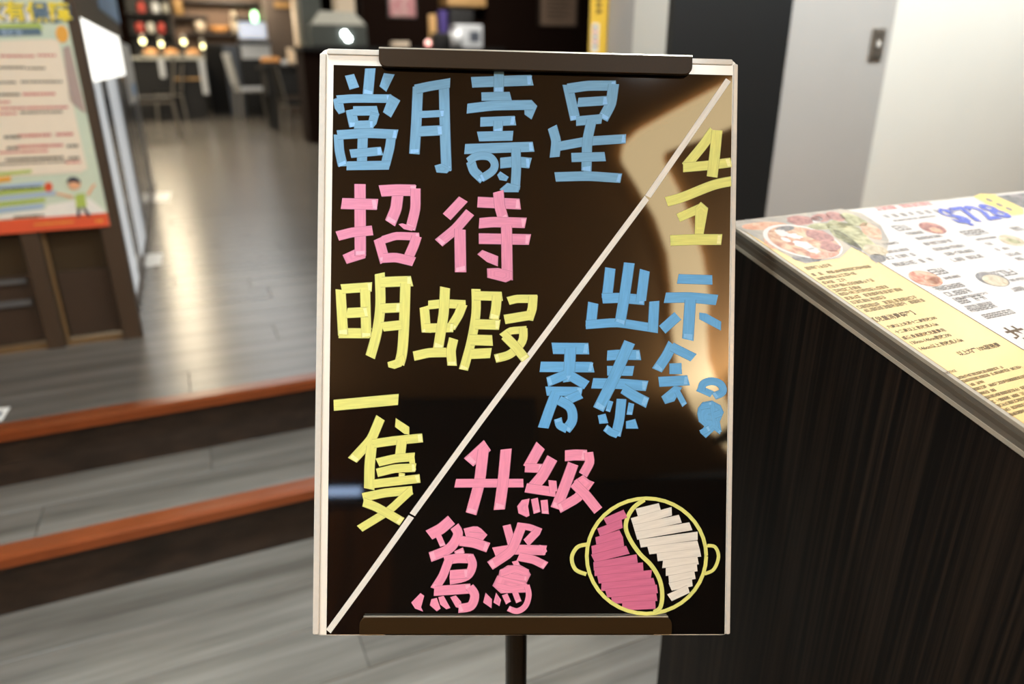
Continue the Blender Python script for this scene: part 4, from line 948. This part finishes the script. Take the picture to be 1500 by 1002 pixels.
for x in (222, 252, 284):
    p = on_b(x, 82, bb_ + 0.3); t = tag(empty('serving_dish', rm(p.dot(E1), bb_ + 0.3, bz_)), 'oval serving dish heaped with food on the buffet counter', 'dish', 'serving dishes on the buffet')
    obj('dish', lathe(rm(p.dot(E1), bb_ + 0.3, bz_), [(0.1, 0), (0.17, 0.06), (0.16, 0.06)], 16), M['cream'], t)
    obj('food', lathe(rm(p.dot(E1), bb_ + 0.3, bz_ + 0.05), [(0.15, 0), (0.1, 0.06), (0.02, 0.09)], 12), M['orange_food'], t, smooth=True)

# bottle rack on the far wall
rk = tag(empty('bottle_rack', rm(pa(218, 20, 17.4), 17.6, Z2)), 'tall black rack with red capped and pale bottles on the far wall', 'rack')
ra0, ra1 = pa(186, 25, 17.4), pa(252, 25, 17.4)
obj('back', box(ra0, ra1, 17.75, 17.95, Z2, 3.0), M['black'], rk)
for y in (-18, 18, 48): obj('shelf', box(ra0, ra1, 17.4, 17.76, pz(218, y, 17.4) - 0.03, pz(218, y, 17.4)), M['black'], rk)
for x, y, mm in ((207, 18, 'red_pl'), (228, 18, 'pale_metal'), (244, 18, 'glassy'), (205, 48, 'red_pl'), (221, 48, 'glassy'), (237, 48, 'red_pl')):
    z = pz(218, y, 17.4); p = rm(pa(x, y - 6, 17.55), 17.55, z)
    t = tag(empty('bottle', p), {'red_pl': 'red bottle on the black rack', 'pale_metal': 'pale silver bottle on the black rack', 'glassy': 'clear bottle on the black rack', 'slate': 'slate blue bottle on the black rack'}[mm], 'bottle', 'bottles on the black rack')
    obj('body', lathe(p, [(0.07, 0), (0.075, 0.02), (0.075, 0.16), (0.03, 0.2)], 12), M[mm], t, smooth=True)
    obj('neck', lathe(p + UZ * 0.19, [(0.028, 0), (0.025, 0.08)], 10), M['black'], t)

# brown shelf unit
sb = 17.3
sh = tag(empty('shelf_unit', rm(pa(318, 30, sb), sb + 0.2, Z2)), 'wide brown open shelf unit with dark boards on the far wall', 'shelf')
sa0, sa1 = pa(252, 28, sb), pa(390, 28, sb)
obj('back', box(sa0, sa1, sb + 0.4, sb + 0.5, Z2, 3.0), M['shelf_back'], sh)
for y0, y1, x0, x1 in ((0, 4, 270, 388), (23, 27, 252, 304), (23, 27, 340, 388), (47, 51, 272, 388)):
    obj('board', box(pa(x0, y0, sb), pa(x1, y0, sb), sb, sb + 0.41, pz(300, y1, sb), pz(300, y0, sb)), M['shelf_wood'], sh)
for x in (252, 388): obj('side', box(pa(x - 2, 28, sb), pa(x + 2, 28, sb), sb, sb + 0.42, Z2, 3.0), M['shelf_wood'], sh)
obj('base_unit', box(sa0, sa1, sb - 0.1, sb + 0.42, Z2, pz(300, 70, sb)), M['black'], sh)
def shelf_item(x, y, name, prof, m, label, cat):
    return tag(obj(name, lathe(rm(pa(x, y, sb + 0.2), sb + 0.2, pz(300, y, sb)), prof, 16), M[m], smooth=True), label, cat)
shelf_item(294, 47, 'jar', [(0.06, 0), (0.1, 0.1), (0.11, 0.2), (0.05, 0.24)], 'cream', 'round cream jar on the lowest shelf board', 'jar')
shelf_item(322, 47, 'wooden_bowl', [(0.12, 0), (0.22, 0.12), (0.2, 0.12)], 'orange_food', 'wide orange brown bowl on the lowest shelf board', 'bowl')
shelf_item(345, 47, 'vase', [(0.06, 0), (0.08, 0.2), (0.05, 0.4), (0.06, 0.42)], 'cream', 'slim cream vase beside the orange brown bowl', 'vase')
shelf_item(262, 23, 'canister', [(0.1, 0), (0.11, 0.3), (0.09, 0.32)], 'tan', 'tan canister on the upper shelf board', 'canister')

# black tall cabinet, slate divider, cashier desk with screen
kb = 16.0
tc_ = tag(empty('tall_cabinet', rm(pa(316, 100, kb), kb + 0.3, Z2)), 'black cabinet at the end of the aisle', 'cabinet')
obj('body', box(pa(302, 100, kb), pa(332, 100, kb), kb, kb + 0.6, Z2, pz(316, 64, kb)), M['black'], tc_, bevel=0.01)
obj('door', box(pa(304, 100, kb), pa(330, 100, kb), kb - 0.015, kb, Z2 + 0.06, pz(316, 68, kb)), M['leather'], tc_)
dv = tag(obj('divider_panel', box(pa(331, 100, 15.4), pa(352, 100, 15.4), 15.4, 15.48, Z2, pz(340, 66, 15.4)), M['slate'], bevel=0.01), 'slate blue divider panel beside the black cabinet', 'divider')
db = 15.3
dk = tag(empty('cashier_desk', rm(pa(372, 90, db), db + 0.3, Z2)), 'dark cashier desk carrying a bright screen', 'desk')
dz = pz(370, 60, db)
obj('desk_top', box(pa(350, 60, db), pa(398, 60, db), db, db + 0.6, dz - 0.05, dz), M['slate'], dk)
obj('front_panel', box(pa(353, 90, db), pa(396, 90, db), db + 0.06, db + 0.55, Z2, dz - 0.05), M['black'], dk)
obj('drawer_front', box(pa(353, 70, db), pa(396, 70, db), db + 0.04, db + 0.06, pz(372, 86, db), dz - 0.06), M['pale_metal'], dk)
mo = tag(empty('computer_screen', rm(pa(370, 58, db + .2), db + 0.25, dz)), 'bright white computer screen on the cashier desk', 'screen')
obj('stand', box(pa(366, 58, db + .25), pa(374, 58, db + .25), db + 0.22, db + 0.3, dz, dz + 0.1), M['black'], mo)
sc_ = obj('housing', box(pa(349, 45, db + .2), pa(391, 45, db + .2), db + 0.2, db + 0.24, dz + 0.03, pz(370, 32, db + .2)), M['pale_metal'], mo)
obj('display', box(pa(350.5, 45, db + .2), pa(389, 45, db + .2), db + 0.19, db + 0.2, dz + 0.06, pz(370, 33.5, db + .2)), M['screen'], mo)
p = on_b(373, 25, 16.9)
gl = tag(empty('exit_lamp', p), 'small green glowing lamp hung in front of the brown shelf unit', 'lamp')
obj('lamp', lathe(p - UZ * 0.11, [(0.03, 0), (0.06, 0.05), (0.06, 0.17), (0.03, 0.22)], 14), M['bulb_green'], gl, smooth=True)
obj('cord', tube([p + UZ * 0.1, rm(p.dot(E1), p.dot(E2), 3.05)], 0.01, 6), M['black'], gl)
# grey pillar with yellow sign
pc = struct(obj('wall_pillar', box(pa(390, 30, 16.2), pa(436, 30, 16.2), 16.2, 17.0, Z2, 3.06), M['wall_warm']), 'warm grey pillar behind the tables')
tag(obj('wall_sign', pbox(402, 3, 424, 11, 16.17, 0.028), M['tan']), 'small amber sign on the warm grey pillar', 'sign')
tag(obj('pipe', tube([rm(pa(433, 15, 16.0), 16.05, Z2), rm(pa(433, 15, 16.0), 16.05, 3.06)], 0.07, 12), M['cream'], smooth=True), 'pale vertical pipe beside the warm grey pillar', 'pipe')

# bar along the dark wall with machine and boxes
gb = 9.6
bar_z = pz(600, 69, gb)
bar = tag(empty('bar_counter', rm(pa(600, 90, gb), gb + 0.4, Z2)), 'dark bar counter along the brown wall holding a steel hood and boxes', 'counter')
obj('bar_top', box(pa(440, 69, gb), pa(740, 69, gb), gb, gb + 0.7, bar_z - 0.05, bar_z), M['black'], bar)
obj('body', box(pa(443, 69, gb), pa(737, 69, gb), gb + 0.06, gb + 0.65, Z2, bar_z - 0.05), M['wall_dark'], bar)
mh = tag(empty('steel_hood', rm(pa(496, 60, gb + .1), gb + 0.35, bar_z)), 'grey steel cooking hood with a pale chimney and bright lamps', 'hood')
v = pbox(455, 36, 538, 68, gb + 0.1, 0.5); obj('canopy', v, M['steel_dark'], mh, bevel=0.01)
hz0 = pz(496, 36, gb + 0.1)
obj('shoulder', frustum(pa(457, 36, gb + .1), pa(536, 36, gb + .1), gb + 0.1, gb + 0.6, hz0, pz(496, 16, gb + .1), 0.62), M['glassy'], mh)
obj('chimney', box(pa(494, 10, gb + .2), pa(520, 10, gb + .2), gb + 0.2, gb + 0.5, hz0, 2.9), M['cream'], mh)
obj('duct', box(pa(440, 10, gb + .3), pa(470, 10, gb + .3), gb + 0.3, gb + 0.6, bar_z, 2.9), M['steel_dark'], mh)
for x, y in ((505, 49.5), (510, 56.5)):
    p = on_b(x, y, gb + 0.07); obj('lamp', lathe(p - UZ * 0.03, [(0.02, 0), (0.035, 0.02), (0.035, 0.04), (0.02, 0.06)], 12), M['bulb_white'], mh, smooth=True)
def bar_box(name, x0, y0, x1, m, label, cat, dep=0.25, db_=0.15, z0=None):
    b0 = gb + db_
    return tag(obj(name, box(pa(x0, 60, b0), pa(x1, 60, b0), b0, b0 + dep, bar_z if z0 is None else z0, pz((x0 + x1) / 2, y0, b0)), M[m], bevel=0.008), label, cat)
bar_box('paper_box', 668, 36, 707, 'pale_metal', 'white carton on the bar counter', 'box')
obj('printed_mark', pbox(688, 46, 703, 62, gb + 0.149, 0.002), M['slate'], bpy.data.objects['paper_box'])
p0 = rm(pa(667, 66, gb + .1), gb + 0.03, bar_z)
tag(obj('soup_bowl', lathe(p0, [(0.05, 0), (0.08, 0.05), (0.1, 0.2), (0.09, 0.2)], 18), M['pale_metal'], smooth=True), 'white bowl in front of the white carton', 'bowl')
bar_box('wooden_board', 630, 21, 640, 'tan', 'upright tan wooden board on the bar counter', 'board', 0.05, 0.4)
bar_box('black_bag', 637, 48, 660, 'black', 'black bag on the bar counter beside the tan board', 'bag', 0.15, 0.2)
pb_ = bar_box('purple_bottle', 645, 15, 656, 'purple', 'purple bottle behind the black bag', 'bottle', 0.1, 0.52)
p0 = rm(pa(627, 62, gb + .12), gb + 0.12, bar_z)
rl = tag(empty('red_lamp', p0), 'small red and white lamp glowing on the bar counter', 'lamp')
obj('base', lathe(p0, [(0.05, 0), (0.05, 0.02), (0.03, 0.03)], 12), M['red_pl'], rl)
obj('globe', lathe(p0 + UZ * 0.02, [(0.02, 0), (0.035, 0.02), (0.035, 0.05), (0.02, 0.07)], 12), M['bulb_red'], rl, smooth=True)
tag(obj('napkin_pack', box(pa(576, 65, gb + .1), pa(600, 65, gb + .1), gb + 0.1, gb + 0.25, bar_z, pz(588, 61, gb + .1)), M['cream'], bevel=0.01), 'pale napkin pack lying on the bar counter', 'napkins')
tag(obj('wall_cupboard', pbox(655, -40, 712, 9, 10.6, 0.39), M['tan'], bevel=0.01), 'tan wall cupboard above the white carton', 'cupboard')
tag(obj('dark_appliance', box(pa(660, 30, gb + .42), pa(694, 30, gb + .42), gb + 0.42, gb + 0.68, bar_z, pz(677, 14, gb + .42)), M['black'], bevel=0.01), 'black appliance behind the white carton', 'appliance')
# framed sheets on the dark wall
M['pink_print'] = food('pink_print', (222, 132, 140), (238, 206, 196), 6)
pic = tag(obj('framed_picture', pbox(570, -30, 608, 24, 10.97, 0.03), M['pink_print']), 'pink and cream picture on the dark brown wall', 'picture')
obj('frame', join(pbox(568, -30, 570, 24, 10.96, 0.04), pbox(608, -30, 610, 24, 10.96, 0.04), pbox(568, 24, 610, 26, 10.96, 0.04)), M['shelf_wood'], pic)
M['notice'] = mat('notice_tan', (140, 118, 100), 0.6, var=0.08, scale=6)
no = tag(obj('framed_notice', pbox(792, -50, 845, 37, 10.97, 0.03), M['notice']), 'tan framed notice on the dark brown wall', 'notice')
obj('frame', join(pbox(789, -50, 792, 37, 10.96, 0.04), pbox(845, -50, 848, 37, 10.96, 0.04), pbox(789, 37, 848, 39, 10.96, 0.04)), M['shelf_wood'], no)
for i in range(6):
    obj('print_line', pbox(800 + (i % 2) * 2, -4 + i * 6, 838 - (i * 7) % 12, -2.4 + i * 6, 10.965, 0.004), M['shelf_wood'], no)
# yellow vertical banner at the end of the wall
yb0 = BW + 0.42
ya = on_a(892, 40, AW).dot(E2)
bn = tag(empty('yellow_banner', rm(AW - 0.02, yb0 + 0.05, Z2)), 'tall yellow vertical banner beside the grey reveal panel', 'banner')
q0, q1 = pa(865, 40, yb0 + 0.02), pa(893, 40, yb0 + 0.02)
obj('cloth', box(q0, q1, yb0 + 0.02, yb0 + 0.03, Z2 + 0.02, 2.4), M['ink_gold'], bn)
obj('base', box(q0 - 0.04, q1, yb0 - 0.05, yb0 + 0.1, Z2, Z2 + 0.02), M['black'], bn)
obj('white_field', pbox(867, 34, 877, 76, yb0 + 0.017, 0.002), M['p_white'], bn)
for i in range(5): obj('printed_mark', pbox(869.5, 38 + i * 7, 874.5, 41.5 + i * 7, yb0 + 0.015, 0.001), M['ink_red'] if i % 2 else M['ink_grey'], bn)
for i in range(3): obj('printed_mark', pbox(874, -4 + i * 9, 881, 1 + i * 9, yb0 + 0.017, 0.002), M['ink'], bn)
